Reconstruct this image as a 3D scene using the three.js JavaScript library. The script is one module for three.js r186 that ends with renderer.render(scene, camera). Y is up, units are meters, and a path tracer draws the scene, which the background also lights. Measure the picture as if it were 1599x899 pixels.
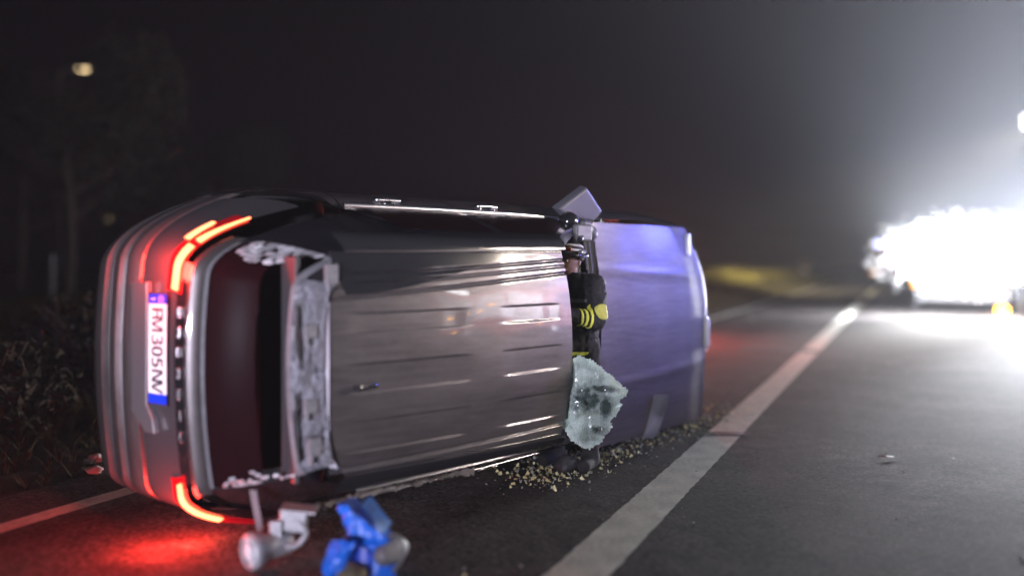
import * as THREE from 'three';
import { MarchingCubes } from 'three/addons/objects/MarchingCubes.js';
import { RoundedBoxGeometry } from 'three/addons/geometries/RoundedBoxGeometry.js';
import { mergeGeometries, mergeVertices, toCreasedNormals } from 'three/addons/utils/BufferGeometryUtils.js';
import { ImprovedNoise } from 'three/addons/math/ImprovedNoise.js';

// ------------------------------------------------------------------ camera, sky, exposure, air
const scene = new THREE.Scene();
const EYE = 1.43;
const camera = new THREE.PerspectiveCamera(2 * Math.atan(449.5 / 1200) * 180 / Math.PI, 1599 / 899, 0.05, 1500);
camera.position.set(0, EYE, 0);
camera.lookAt(0, EYE, -10);
camera.focus = 5.0; camera.userData.fStop = 0.28;
camera.setViewOffset(1599, 899, 0, 39.5, 1599, 899);       // level camera, lens shifted down a little
{
  const W = 64, H = 32, d = new Float32Array(W * H * 4);
  for (let j = 0; j < H; j++) for (let i = 0; i < W; i++) {
    const up = Math.max(0, (j + 0.5) / H - 0.5) * 2, o = (j * W + i) * 4;
    d[o] = 0.0014 - 0.0006 * up; d[o + 1] = 0.0007 - 0.0003 * up; d[o + 2] = 0.0017 - 0.0006 * up; d[o + 3] = 1;
  }
  const sky = new THREE.DataTexture(d, W, H, THREE.RGBAFormat, THREE.FloatType);
  sky.mapping = THREE.EquirectangularReflectionMapping; sky.magFilter = THREE.LinearFilter; sky.needsUpdate = true;
  scene.background = sky; scene.environment = sky; scene.environmentIntensity = 1;
}
const renderer = new THREE.WebGLRenderer({ antialias: true });
renderer.setSize(1599, 899);
renderer.toneMapping = THREE.LinearToneMapping;
renderer.toneMappingExposure = 1;
renderer.shadowMap.enabled = true;
scene.fog = new THREE.FogExp2(new THREE.Color().setRGB(0.9, 0.92, 1.0), 0.0013);

// strengths of the lamps (candela), by vehicle
const LAMP = { far_head: 280, far_haze: 10500, far_glow: 80, far_rim: 70, far_second: 60, tower: 600, scrub_fill: 4200, side_work: 185, beacon: 600, behind: 700, tail: 1.8, tail_up: 3.5, added_red: 60, street: 2 };
const C = (r, g, b) => new THREE.Color().setRGB(r, g, b);
function beam(name, pos, target, color, intensity, angle, penumbra, radius) {
  const l = new THREE.SpotLight(color, intensity, 0, angle, penumbra); l.position.copy(pos); l.target.position.copy(target); l.castShadow = true; l.shadow.radius = radius; l.name = name; scene.add(l, l.target); return l;
}
function lamp(pos, color, intensity, radius = 3) {
  const l = new THREE.PointLight(color, intensity); l.position.copy(pos); l.castShadow = true; l.shadow.radius = radius; l.name = 'lamp_glow'; scene.add(l); return l;
}

// ------------------------------------------------------------------ helpers
function rng(seed) { let a = seed >>> 0; return () => { a = (a + 0x6D2B79F5) >>> 0; let t = Math.imul(a ^ (a >>> 15), 1 | a); t = (t + Math.imul(t ^ (t >>> 7), 61 | t)) ^ t; return ((t ^ (t >>> 14)) >>> 0) / 4294967296; }; }
const noise = new ImprovedNoise();
const N3 = (x, y, z) => noise.noise(x, y, z);
const clamp = (x, a = 0, b = 1) => Math.min(b, Math.max(a, x));
const lerp = (a, b, t) => a + (b - a) * t;
const smooth = (a, b, x) => { const t = clamp((x - a) / (b - a)); return t * t * (3 - 2 * t); };
const used = {};
function numbered(n) { const k = used[n] = (used[n] ?? -1) + 1; return k ? n + '_' + String(k).padStart(3, '0') : n; }
function tag(o, label, category, group) { o.userData.label = label; o.userData.category = category; if (group) o.userData.group = group; return o; }
function thing(name, label, category, group) { const g = new THREE.Group(); g.name = numbered(name); scene.add(g); return tag(g, label, category, group); }
function mesh(name, geo, mat, parent) {
  const m = new THREE.Mesh(Array.isArray(geo) ? merge(geo) : geo, mat); m.castShadow = m.receiveShadow = true;
  m.name = parent ? name : numbered(name); (parent ?? scene).add(m); return m;
}
function structure(name, geo, mat) { const m = mesh(name, geo, mat); m.userData.kind = 'structure'; return m; }
function merge(list) {
  const a = list.map((g) => { const h = g.index ? g.toNonIndexed() : g.clone(); for (const k of Object.keys(h.attributes)) if (!['position', 'normal', 'uv'].includes(k)) h.deleteAttribute(k);
    if (!h.attributes.uv) h.setAttribute('uv', new THREE.BufferAttribute(new Float32Array(h.attributes.position.count * 2), 2)); if (!h.attributes.normal) h.computeVertexNormals(); return h; });
  return mergeGeometries(a);
}
// a sheet from a function (i, j in 0..1) -> [x, y, z]
function sheet(nu, nv, fn, crease) {
  const p = [], uv = [], idx = [];
  for (let j = 0; j <= nv; j++) for (let i = 0; i <= nu; i++) { const q = fn(i / nu, j / nv); p.push(q[0], q[1], q[2]); uv.push(q[3] ?? q[0], q[4] ?? q[2]); }
  for (let j = 0; j < nv; j++) for (let i = 0; i < nu; i++) { const a = j * (nu + 1) + i, b = a + 1, c = a + nu + 1, d = c + 1; idx.push(a, b, d, a, d, c); }
  const g = new THREE.BufferGeometry();
  g.setAttribute('position', new THREE.Float32BufferAttribute(p, 3)); g.setAttribute('uv', new THREE.Float32BufferAttribute(uv, 2)); g.setIndex(idx);
  g.computeVertexNormals();
  return crease ? toCreasedNormals(g, crease) : g;
}
const V = (x, y, z) => new THREE.Vector3(x, y, z);
function box(w, h, d, x = 0, y = 0, z = 0, r = 0.01) { const g = new RoundedBoxGeometry(w, h, d, 2, Math.min(r, w / 2.2, h / 2.2, d / 2.2)); g.translate(x, y, z); return g; }
function tube(pts, r, seg = 24, rs = 8) { return new THREE.TubeGeometry(new THREE.CatmullRomCurve3(pts.map((p) => (p.isVector3 ? p : V(...p)))), seg, r, rs, false); }
function cyl(r0, r1, h, n = 20) { return new THREE.CylinderGeometry(r0, r1, h, n); }
function noiseTexture(size, fn, srgb) {
  const d = new Uint8Array(size * size * 4);
  for (let y = 0; y < size; y++) for (let x = 0; x < size; x++) { const c = fn(x / size, y / size), o = (y * size + x) * 4; for (let k = 0; k < 3; k++) d[o + k] = clamp(Math.round((Array.isArray(c) ? c[k] : c) * 255), 0, 255); d[o + 3] = 255; }
  const t = new THREE.DataTexture(d, size, size); t.wrapS = t.wrapT = THREE.RepeatWrapping; t.magFilter = THREE.LinearFilter; if (srgb) t.colorSpace = THREE.SRGBColorSpace; t.needsUpdate = true; return t;
}
const tiled = (x, y, f, s) => { // seamless noise on the unit square
  const a = x * f, b = y * f, wx = x, wy = y;
  return lerp(lerp(N3(a, b, s), N3(a - f, b, s), wx), lerp(N3(a, b - f, s), N3(a - f, b - f, s), wx), wy);
};
function std(color, roughness, metalness = 0, extra = {}) { return new THREE.MeshPhysicalMaterial({ color: C(...color), roughness, metalness, side: THREE.DoubleSide, ...extra }); }

// ------------------------------------------------------------------ materials
const grit = noiseTexture(512, (x, y) => 0.5 + 0.35 * tiled(x, y, 8, 1) + 0.3 * tiled(x, y, 32, 2) + 0.25 * tiled(x, y, 96, 3));
const grime = noiseTexture(512, (x, y) => { const v = 0.8 + 0.36 * tiled(x, y, 4, 7) + 0.28 * tiled(x, y, 16, 8) + 0.2 * tiled(x, y, 64, 9); return [v, v, v]; });
const scuff = grime.clone(); scuff.repeat.set(0.33, 2.3);
const M = {
  paint: std([0.12, 0.109, 0.108], 0.4, 0.6, { clearcoat: 1, clearcoatRoughness: 0.05, map: scuff }),
  paintDull: std([0.12, 0.112, 0.112], 0.5, 0.5, { clearcoat: 0.15, clearcoatRoughness: 0.2, map: scuff }),
  paintDark: std([0.09, 0.088, 0.095], 0.42, 0.6, { clearcoat: 0.6, clearcoatRoughness: 0.12 }),
  gloss: std([0.012, 0.012, 0.014], 0.16, 0, { clearcoat: 1, clearcoatRoughness: 0.05 }),
  plastic: std([0.035, 0.035, 0.038], 0.55),
  greyPlastic: std([0.17, 0.17, 0.18], 0.5, 0, { map: grime }),
  chrome: std([0.72, 0.72, 0.74], 0.24, 1),
  brushed: std([0.5, 0.5, 0.52], 0.36, 0.9),
  white: std([0.8, 0.8, 0.8], 0.45),
  rubber: std([0.02, 0.02, 0.02], 0.85),
  cloth: std([0.035, 0.03, 0.034], 0.95),
  redGlowTint: std([0.011, 0.003, 0.004], 0.25, 0, { specularIntensity: 0.08 }),  // dark glass; its reddish base puts red light into the colour
  glass: std([0.35, 0.38, 0.37], 0.03, 0, { transmission: 1, thickness: 0 }),
  redLit: std([0.5, 0.02, 0.02], 0.3, 0, { emissive: C(1, 0.2, 0.075), emissiveIntensity: 7.5 }),
  redLens: std([0.25, 0.004, 0.008], 0.12, 0, { emissive: C(1, 0.01, 0.03), emissiveIntensity: 0.16, clearcoat: 1 }),
  whiteLit: std([0.9, 0.9, 0.9], 0.3, 0, { emissive: C(1, 0.98, 0.93), emissiveIntensity: 3 }),
  floodLit: std([0.9, 0.9, 0.9], 0.3, 0, { emissive: C(0.97, 0.99, 1), emissiveIntensity: 9 }),
  amberLit: std([0.6, 0.25, 0.02], 0.3, 0, { emissive: C(1, 0.42, 0.02), emissiveIntensity: 30 }),
  blueLit: std([0.02, 0.03, 0.5], 0.3, 0, { emissive: C(0.06, 0.1, 1), emissiveIntensity: 25 }),
  warmLit: std([0.9, 0.8, 0.6], 0.3, 0, { emissive: C(1, 0.75, 0.4), emissiveIntensity: 6 }),
};

// ------------------------------------------------------------------ the road and the verge
const RC = 0.8914, RS = 0.4532;                                   // the road runs 27 degrees right of the view
const road = (n, d, y = 0) => [d * RS + n * RC, y, -d * RC + n * RS];
const roadV = (n, d, y = 0) => V(...road(n, d, y));
const roadYaw = Math.atan2(RC, RS);                               // turns +X along the road
{
  const asphalt = noiseTexture(1024, (x, y) => {
    let v = 0.5 + 0.22 * tiled(x, y, 5, 11) + 0.2 * tiled(x, y, 23, 12) + 0.35 * tiled(x, y, 90, 13) + 0.4 * tiled(x, y, 200, 14);
    v = 0.42 + 0.5 * (v - 0.5); return [v, v * 0.985, v * 0.98];
  }, true);
  const bump = noiseTexture(1024, (x, y) => 0.5 + 0.5 * tiled(x, y, 120, 21) + 0.5 * tiled(x, y, 240, 22) + 0.2 * tiled(x, y, 18, 23));
  const am = asphalt.clone(), ab = bump.clone(), ar = grit.clone(); am.repeat.set(1 / 3.1, 1 / 3.1); ab.repeat.set(1 / 2.3, 1 / 2.3); ar.repeat.set(1 / 7, 1 / 7);
  const M_road = std([0.58, 0.55, 0.54], 1, 0, { map: am, bumpMap: ab, bumpScale: 0.002 });
  M_road.specularIntensity = 0.1;
  const ds = []; for (let d = -30; d < 40; d += 0.5) ds.push(d); for (let d = 40; d <= 420; d += 10) ds.push(d);
  structure('road', sheet(66, ds.length - 1, (i, j) => { const n = -4.9 + i * 16.5, d = ds[Math.round(j * (ds.length - 1))]; return [...road(n, d, 0), n, d]; }), M_road);
  { const g = scene.children[scene.children.length - 1].geometry, uv = g.attributes.uv, col = []; for (let k = 0; k < uv.count; k++) { const n = uv.getX(k), d = uv.getY(k), v = 0.95 + 0.22 * N3(n * 1.3, d * 0.06, 4) + 0.16 * N3(n * 0.6, d * 0.5, 9) + 0.1 * N3(n * 2, d * 1.1, 1); col.push(v, v * 0.985, v * 0.97); } g.setAttribute('color', new THREE.Float32BufferAttribute(col, 3)); M_road.vertexColors = true; }

  const gm = grime.clone(); gm.repeat.set(0.3, 0.3);
  const soil = std([0.075, 0.062, 0.045], 1, 0, { map: gm });
  const ns = [-320, -160, -80, -45, -28, -20, -15, -12, -10, -8.5, -7.4, -6.6, -6, -5.5, -5.1, -4.8, 11.4, 12.2, 14, 18, 30, 60, 150, 320], dd = [];
  for (let d = -120; d < 80; d += 2.5) dd.push(d); for (let d = 80; d <= 500; d += 20) dd.push(d);
  structure('ground', sheet(ns.length - 1, dd.length - 1, (i, j) => {
    const n = ns[Math.round(i * (ns.length - 1))], d = dd[Math.round(j * (dd.length - 1))];
    return [...road(n, d, vergeY(n, d)), n, d];
  }), soil);

  // painted edge lines with worn edges
  const lm = grime.clone(); lm.repeat.set(1.3, 1.3);
  const wear = noiseTexture(512, (x, y) => { const a = 0.8 + 0.28 * tiled(x, y, 6, 31) + 0.25 * tiled(x, y, 28, 32) + 0.35 * tiled(x, y, 110, 33); const v = clamp(a, 0.3, 1); return [v, v * 0.99, v * 0.94]; });
  wear.repeat.set(1.1, 1.1);
  const paintLine = std([0.7, 0.69, 0.64], 0.75, 0, { map: wear, bumpMap: wear, bumpScale: 0.0007, specularIntensity: 0.3 });
  const line = (n0, n1, d0, d1, step, seed) => sheet(4, Math.round((d1 - d0) / step), (i, j) => {
    const d = lerp(d0, d1, j), e = (k) => 0.009 * N3(d * 9, k, seed) + 0.008 * N3(d * 31, k, seed);
    const n = lerp(n0 + e(0), n1 + e(5), i); return [...road(n, d, 0.004), n, d];
  });
  structure('edge_line', line(-1.46, -1.19, -12, 60, 0.04, 1), paintLine);
  structure('edge_line', line(-1.46, -1.19, 60, 400, 4, 1), paintLine);
  structure('edge_line', line(-4.4, -4.25, -12, 60, 0.06, 2), paintLine);
  for (let k = -1; k < 12; k++) structure('lane_mark', line(2.4, 2.55, k * 12, k * 12 + 4.5, 0.3, 3), paintLine);
  // dark patches that cross the line
  const nearBlack = std([0.018, 0.017, 0.018], 0.75);
  const patch = (pts, w, seed) => sheet(40, 6, (i, j) => { const c = new THREE.CatmullRomCurve3(pts.map((p) => V(p[0], 0, p[1]))), q = c.getPoint(i);
    const ww = w * (0.35 + 0.65 * Math.sin(Math.PI * clamp(i * 0.92 + 0.04))) * (1 + 0.5 * N3(i * 9, seed, 0)); return [q.x + 0.02 * N3(i * 14, 3, seed), 0.008, q.z + (j - 0.5) * ww, i, j]; });
  structure('dark_patch', patch([[3.62, -12.35], [4.05, -12.75], [4.5, -12.5], [4.95, -12.35]], 0.62, 1), nearBlack);
  structure('dark_patch', patch([[1.6, -6.4], [1.78, -6.42], [1.98, -6.36]], 0.14, 2), nearBlack);
}
function vergeY(n, d) { return n > -4.85 && n < 11.5 ? -0.03 : n < 0 ? -0.03 + 0.5 * smooth(-5, -11, n) + 0.05 * N3(n * 0.7, d * 0.5, 2) : -0.03 + 0.2 * smooth(12, 18, n); }

// ------------------------------------------------------------------ the overturned car
// In its own axes: X forward from the tail, Y from wheels to roof, Z to its right side (which lies on the road).
const TH = 48 * Math.PI / 180, carF = V(Math.sin(TH), 0, -Math.cos(TH)), carU = V(Math.cos(TH), 0, Math.sin(TH)), carR = V(0, -1, 0);
const car = thing('overturned_suv', 'dark grey suv lying on its side across the shoulder, red tail lights lit', 'car');
car.quaternion.setFromRotationMatrix(new THREE.Matrix4().makeBasis(carF, carU, carR));
car.position.set(-2.407, EYE - 0.505, -4.515);
car.updateMatrixWorld(true);
const inWorld = (s, u, z) => V(s, u, z).applyMatrix4(car.matrixWorld);
function piece(table, x) { for (let k = 1; k < table.length; k++) if (x <= table[k][0] || k === table.length - 1) return lerp(table[k - 1][1], table[k][1], clamp((x - table[k - 1][0]) / (table[k][0] - table[k - 1][0]))); }
function cubic(table, x) { // smooth interpolation
  const n = table.length; let k = 0; while (k < n - 2 && x > table[k + 1][0]) k++;
  const p = (i) => table[clamp(i, 0, n - 1)], [x1, y1] = p(k), [x2, y2] = p(k + 1), m1 = (y2 - p(k - 1)[1]) / (x2 - p(k - 1)[0] || 1), m2 = (p(k + 2)[1] - y1) / (p(k + 2)[0] - x1 || 1), h = x2 - x1, t = clamp((x - x1) / h);
  return (2 * t ** 3 - 3 * t * t + 1) * y1 + (t ** 3 - 2 * t * t + t) * h * m1 + (-2 * t ** 3 + 3 * t * t) * y2 + (t ** 3 - t * t) * h * m2;
}
const WT = [[0.05, 0.8], [0.15, 0.86], [0.3, 0.905], [0.6, 0.925], [0.8, 0.93], [0.95, 0.885], [1.04, 0.83], [1.12, 0.81], [1.3, 0.75], [1.5, 0.67], [1.6, 0.6]];
const W0 = (u) => cubic(WT, u);
const W = (s, u, sg = -1) => (sg > 0 ? 0.045 * smooth(0.8, 0.95, u) * (1 - smooth(1.02, 1.2, u)) * (1 - smooth(0.75, 1, s)) : 0) + W0(u) * (1 - 0.13 * Math.max(0, (s - 3.6) / 1.1) ** 2) * (1 - 0.03 * Math.max(0, (1.4 - s) / 1.4) ** 2);
// the lower corner is crushed squarer than the upper one
const plan = (c, u, sg = 1) => 0.08 * c * c + (sg < 0 ? lerp(0.42, 0.74, smooth(0.6, 0.95, u)) * Math.max(0, (c - 0.55) / 0.45) ** 2.3 : lerp(0.42, 0.4, smooth(0.6, 0.95, u)) * Math.max(0, (c - 0.74) / 0.26) ** 2.2);
const rearAt = (s, u, c) => [s + plan(Math.abs(c), u, Math.sign(c)), u, c * W(s, u, Math.sign(c))];
// a swept rear band from a list of [s, u] points
function rearBand(prof, c0, c1, nc = 64, out = 0) {
  return sheet(nc, prof.length - 1, (i, j) => { const [s, u] = prof[Math.round(j * (prof.length - 1))], c = lerp(c0, c1, i); const q = rearAt(s - out, u, c); return [...q, q[2], u]; }, 0.6);
}
function dense(prof, n = 4) { const o = []; for (let k = 0; k < prof.length - 1; k++) for (let t = 0; t < n; t++) o.push([lerp(prof[k][0], prof[k + 1][0], t / n), lerp(prof[k][1], prof[k + 1][1], t / n)]); o.push(prof[prof.length - 1]); return o; }
const sideStart = (u, sg = 1) => rearAt(piece([[0.1, 0.04], [0.3, -0.09], [0.5, -0.02], [0.7, 0.01], [0.93, 0.08], [1.12, 0.145], [1.33, 0.32], [1.5, 0.45], [1.6, 0.6]], u), u, sg)[0];

// --- rear bumper, tailgate, window frame
mesh('rear_bumper', rearBand([[0.1, 0.07], [0.0, 0.11], [-0.06, 0.15], [-0.095, 0.2], [-0.1, 0.27], [-0.09, 0.33], [-0.04, 0.345], [-0.03, 0.37], [-0.066, 0.385], [-0.072, 0.43], [-0.06, 0.475], [-0.02, 0.49], [0.0, 0.505], [-0.01, 0.525], [-0.04, 0.535], [-0.04, 0.58], [-0.02, 0.62], [0.0, 0.645], [0.05, 0.652]], -1, 1), M.paint, car);
{
  // tailgate skin: lower panel with a number-plate recess, black band, upper lip below the window
  const tg = mesh('tailgate', rearBand(dense([[0.03, 0.655], [0.012, 0.665], [0.012, 0.7], [0.03, 0.77], [0.078, 0.93], [0.088, 0.97]], 3), -0.96, 0.96), M.paintDark, car);
  mesh('tailgate_band', rearBand(dense([[0.088, 0.972], [0.094, 0.99], [0.104, 1.035], [0.112, 1.06]], 2), -0.62, 0.7, 64, 0.004), M.gloss, car);
  mesh('tailgate_lip', rearBand([[0.112, 1.062], [0.098, 1.07], [0.102, 1.1], [0.128, 1.122], [0.155, 1.128]], -0.8, 0.8), M.paint, car);
  // plate surround: a bright trim with a bevelled lower end
  const tilt = Math.atan2(0.05, 0.16);
  const onGate = (z, v, out) => { const s = 0.012 + 0.3125 * v * 0.96, u = 0.7 + v; return [s - out * Math.cos(tilt) + 0.02 * z * z, u + out * Math.sin(tilt), z]; };
  const trim = []; const outline = [[-0.4, -0.045], [-0.4, 0.07], [0.22, 0.07], [0.3, 0.12], [0.36, 0.13], [0.36, 0.06], [0.26, -0.045]];
  const sh = new THREE.Shape(outline.map(([z, v]) => new THREE.Vector2(z, v)));
  const ex = new THREE.ExtrudeGeometry(sh, { depth: 0.018, bevelEnabled: true, bevelSize: 0.006, bevelThickness: 0.006, bevelSegments: 2, curveSegments: 4 });
  const pos = ex.attributes.position; for (let k = 0; k < pos.count; k++) { const q = onGate(pos.getX(k), pos.getY(k), 0.004 + pos.getZ(k)); pos.setXYZ(k, ...q); } ex.computeVertexNormals();
  mesh('plate_surround', ex, M.brushed, tg);
  // the number plate
  const cv = document.createElement('canvas'); cv.width = 1024; cv.height = 220; const g = cv.getContext('2d');
  g.fillStyle = '#f2f2f2'; g.fillRect(0, 0, 1024, 220); g.fillStyle = '#1838d8'; g.fillRect(0, 0, 92, 220); g.fillRect(932, 0, 92, 220);
  g.fillStyle = '#e8e8f4'; g.font = 'bold 60px sans-serif'; g.textAlign = 'center'; g.fillText('I', 46, 190);
  g.strokeStyle = '#e8d020'; g.lineWidth = 5; g.beginPath(); g.arc(46, 70, 26, 0, 7); g.stroke();
  g.fillStyle = '#15151c'; g.font = 'bold 200px sans-serif'; const tx = 'FM305NV', xs = [165, 280, 430, 535, 640, 765, 870]; [...tx].forEach((ch, k) => g.fillText(ch, xs[k], 182));
  const tex = new THREE.CanvasTexture(cv); tex.colorSpace = THREE.SRGBColorSpace; tex.wrapS = tex.wrapT = THREE.RepeatWrapping;
  const plate = sheet(24, 6, (i, j) => { const z = -0.345 + 0.555 * i, v = 0.085 + 0.14 * j; return [...onGate(z, v, 0.022), i, j]; });
  const plateM = std([1, 1, 1], 0.4, 0, { map: tex });
  const pl = mesh('licence_plate', plate, plateM, tg); pl.userData.label = 'white number plate with blue ends, standing upright';
  const rim = [-0.35, 0.215].map((z) => box(0.012, 0.155, 0.008, 0, 0, 0, 0.003).rotateZ(-tilt).translate(...onGate(z, 0.155, 0.02)));
  for (const q of rim) mesh('plate_frame', q, M.plastic, tg);
  // raised letters of the badge, and small reflector marks
  for (let k = 0; k < 7; k++) {
    const z = -0.27 + k * 0.105, c = z / 0.86, q = rearAt(0.1, 1.016, c);
    const a = box(0.012, 0.038, 0.012, q[0] - 0.012, q[1], q[2] - 0.022, 0.003), b = box(0.012, 0.038, 0.012, q[0] - 0.012, q[1], q[2] + 0.022, 0.003), c2 = box(0.012, 0.012, 0.05, q[0] - 0.0125, q[1] + (k % 2 ? 0.016 : -0.004), q[2], 0.003);
    mesh('badge_letter', k % 3 === 1 ? [a, c2, b] : k % 3 ? [a, c2] : [a, b, c2], M.chrome, tg);
  }
  // light grey bead under the window on the gate
}
const winProf = (u) => cubic([[1.05, 0.1], [1.12, 0.152], [1.2, 0.215], [1.33, 0.33], [1.47, 0.425], [1.53, 0.47], [1.58, 0.57]], u);
const winC = (u) => piece([[1.1, 0.76], [1.2, 0.8], [1.5, 0.8]], u);
{ // window frame of the tailgate, pillar to pillar, with an inner return
  const side = (sg) => sheet(10, 30, (i, j) => { const u = lerp(1.128, 1.5, j), c = sg * lerp(winC(u), 1, i), q = rearAt(winProf(u), u, c); return [...q, i, j]; });
  mesh('tailgate_pillar', side(-1), M.gloss, car); mesh('tailgate_pillar', side(1), M.gloss, car);
  const ret = (sg) => sheet(4, 30, (i, j) => { const u = lerp(1.128, 1.5, j), c = sg * winC(u), q = rearAt(winProf(u), u, c); return [q[0] + i * 0.07, q[1], q[2] - sg * i * 0.03, i, j]; });
  for (const sg of [-1, 1]) mesh('window_rebate', ret(sg), M.plastic, car);
  mesh('window_seal', rearBand([[winProf(1.13) - 0.004, 1.126], [winProf(1.145) + 0.02, 1.14]], -0.77, 0.77), M.greyPlastic, car); mesh('window_seal', rearBand([[winProf(1.485), 1.485], [winProf(1.51) - 0.006, 1.51], [winProf(1.52), 1.52]], -0.8, 0.8), M.greyPlastic, car);
  // lower part of the rear window still in place, the rest broken out along a ragged edge
  const edge = (c) => 1.335 + 0.012 * N3(c * 9, 2, 1) + 0.008 * N3(c * 40, 2, 5);
  mesh('rear_window', sheet(90, 12, (i, j) => { const c = lerp(-0.78, 0.79, i), u = lerp(1.132, edge(c), j), q = rearAt(winProf(u) + 0.012, u, c); return [...q, i, j]; }), M.redGlowTint, car);
  // crumbled glass hanging on both ends of the opening
  const R = rng(5), plates = (sg, deep) => { const P = [], hu = [], st = 0.019;
    for (let a = 0; a < 17; a++) for (let b = 0; b < 12; b++) {
      const u0 = 1.18 + a * st, c0 = winC(u0) - 0.012 - b * st * 1.25, edge = deep * (0.5 + 0.5 * Math.sin(a * 0.3)) * (0.7 + 0.6 * N3(a * 0.4, sg, 2)); if (b * st * 1.25 > edge || R() < 0.2) continue;
      const n = 5 + Math.floor(R() * 2), o = R() * 6, rr = st * (0.5 + 0.35 * R()), tilt = [R() - 0.5, R() - 0.5], ring = [], tone = 0.22 + 0.5 * R() * R();
      for (let k = 0; k < n; k++) { const an = o + k / n * 6.283, w = rr * (0.75 + 0.4 * R()), du = Math.cos(an) * w, dc = Math.sin(an) * w * 1.2, q = rearAt(winProf(u0 + du) + 0.004 + tilt[0] * du + tilt[1] * dc + 0.02 * N3(a * 0.5, b * 0.5, 9), u0 + du, sg * (c0 + dc)); ring.push(V(...q)); }
      const mid = ring.reduce((m, q) => m.add(q), V(0, 0, 0)).divideScalar(n); mid.x -= 0.004;
      for (let k = 0; k < n; k++) { const e = ring[k], f = ring[(k + 1) % n], eb = e.clone().setX(e.x + 0.008), fb = f.clone().setX(f.x + 0.008); P.push(mid, e, f, e, eb, fb, e, fb, f); for (let t = 0; t < 9; t++) hu.push(tone, tone, tone * 1.04); }
    }
    const g = new THREE.BufferGeometry().setFromPoints(P); g.setAttribute('color', new THREE.Float32BufferAttribute(hu, 3)); g.computeVertexNormals(); return g; };
  const crumbM = std([1, 1, 1], 0.4, 0, { vertexColors: true });
  for (const [sg, n] of [[-1, 0.17], [1, 0.08]]) { const m = mesh('glass_crumbs', plates(sg, n), crumbM, car); m.userData.kind = 'stuff'; }
}
{ // where the spoiler came off: bare ribbed metal and foam between tailgate and roof
  const bare = sheet(110, 26, (i, j) => { const c = lerp(-0.66, 0.8, i), u = lerp(1.525, 1.592, j), b = 0.5 + 0.5 * N3(c * 6, j * 2, 4) + 0.3 * N3(c * 13, j * 4, 9), q = rearAt(lerp(0.455, 0.6, j), u, c);
    const dip = 0.024 * smooth(0.5, 0.95, b) + 0.006 * N3(c * 30, j * 7, 2); return [q[0] + dip * 0.5 - 0.014, q[1] - dip - 0.012 + 0.012 * Math.sin(j * Math.PI), q[2], c, j]; });
  const flecks = noiseTexture(256, (x, y) => { const v = 0.62 + 0.75 * tiled(x, y, 5, 41) + 0.6 * tiled(x, y, 14, 42); return [v, v, v * 1.02]; });
  mesh('bare_hinge_rail', bare, std([0.19, 0.19, 0.215], 0.6, 0.1, { map: flecks }), car);
  for (const [c, w] of [[-0.72, 0.1], [-0.28, 0.07], [0.3, 0.07], [0.62, 0.09]]) { const q = rearAt(0.52, 1.56, c); mesh('hinge_mount', [box(0.07, 0.03, w, q[0] - 0.01, q[1] + 0.01, q[2], 0.008), cyl(0.012, 0.012, 0.05, 10).rotateX(Math.PI / 2).translate(q[0] - 0.03, q[1] + 0.016, q[2] + w * 0.6)], M.greyPlastic, car); }
  mesh('wiring_loom', tube([[0.47, 1.54, -0.3], [0.46, 1.56, -0.1], [0.5, 1.53, 0.05], [0.45, 1.55, 0.25], [0.48, 1.54, 0.45]], 0.009), M.rubber, car);
  mesh('hanging_trim', sheet(8, 24, (i, j) => [0.32 + 0.02 * i + 0.05 * j * j, 1.33 + 0.06 * Math.sin(j * 2.2) - 0.05 * j + 0.035 * i, lerp(0.6, 0.87, j), i, j]), M.greyPlastic, car);
}
// --- tail lights: a lit strip along the rear and round the corner
function lampStrip(path, w, out, thick = 0.01) { // path of [s-along-rear or side point]
  const pts = path.map((p) => V(...p)), c = new THREE.CatmullRomCurve3(pts), n = 40;
  return [0, 1].map((layer) => sheet(n, 4, (i, j) => { const q = c.getPoint(i), ww = w(i) * (j - 0.5); const t = c.getTangent(i), nrm = V(0, 1, 0).cross(t).normalize().multiplyScalar(1); const o = out + (layer ? 0 : -thick); return [q.x + nrm.x * o, q.y + ww, q.z + nrm.z * o, i, j]; }));
}
const gateS = (u) => piece([[0.655, 0.02], [0.7, 0.012], [0.77, 0.03], [0.93, 0.078], [1.06, 0.112]], u);
const onRear = (c, u, out = 0) => { const q = rearAt(gateS(u) - out, u, c); return [q[0], q[1], q[2] + Math.sign(c) * out * smooth(0.6, 1, Math.abs(c))]; };
const strip = (c0, c1, u0, u1, w0, w1, out) => sheet(44, 5, (i, j) => { const c = lerp(c0, c1, i), u = lerp(u0, u1, i) + (j - 0.5) * lerp(w0, w1, i); const dome = 0.006 * Math.sin(Math.PI * j); return [...onRear(c, u, out + dome), i, j]; });
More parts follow.
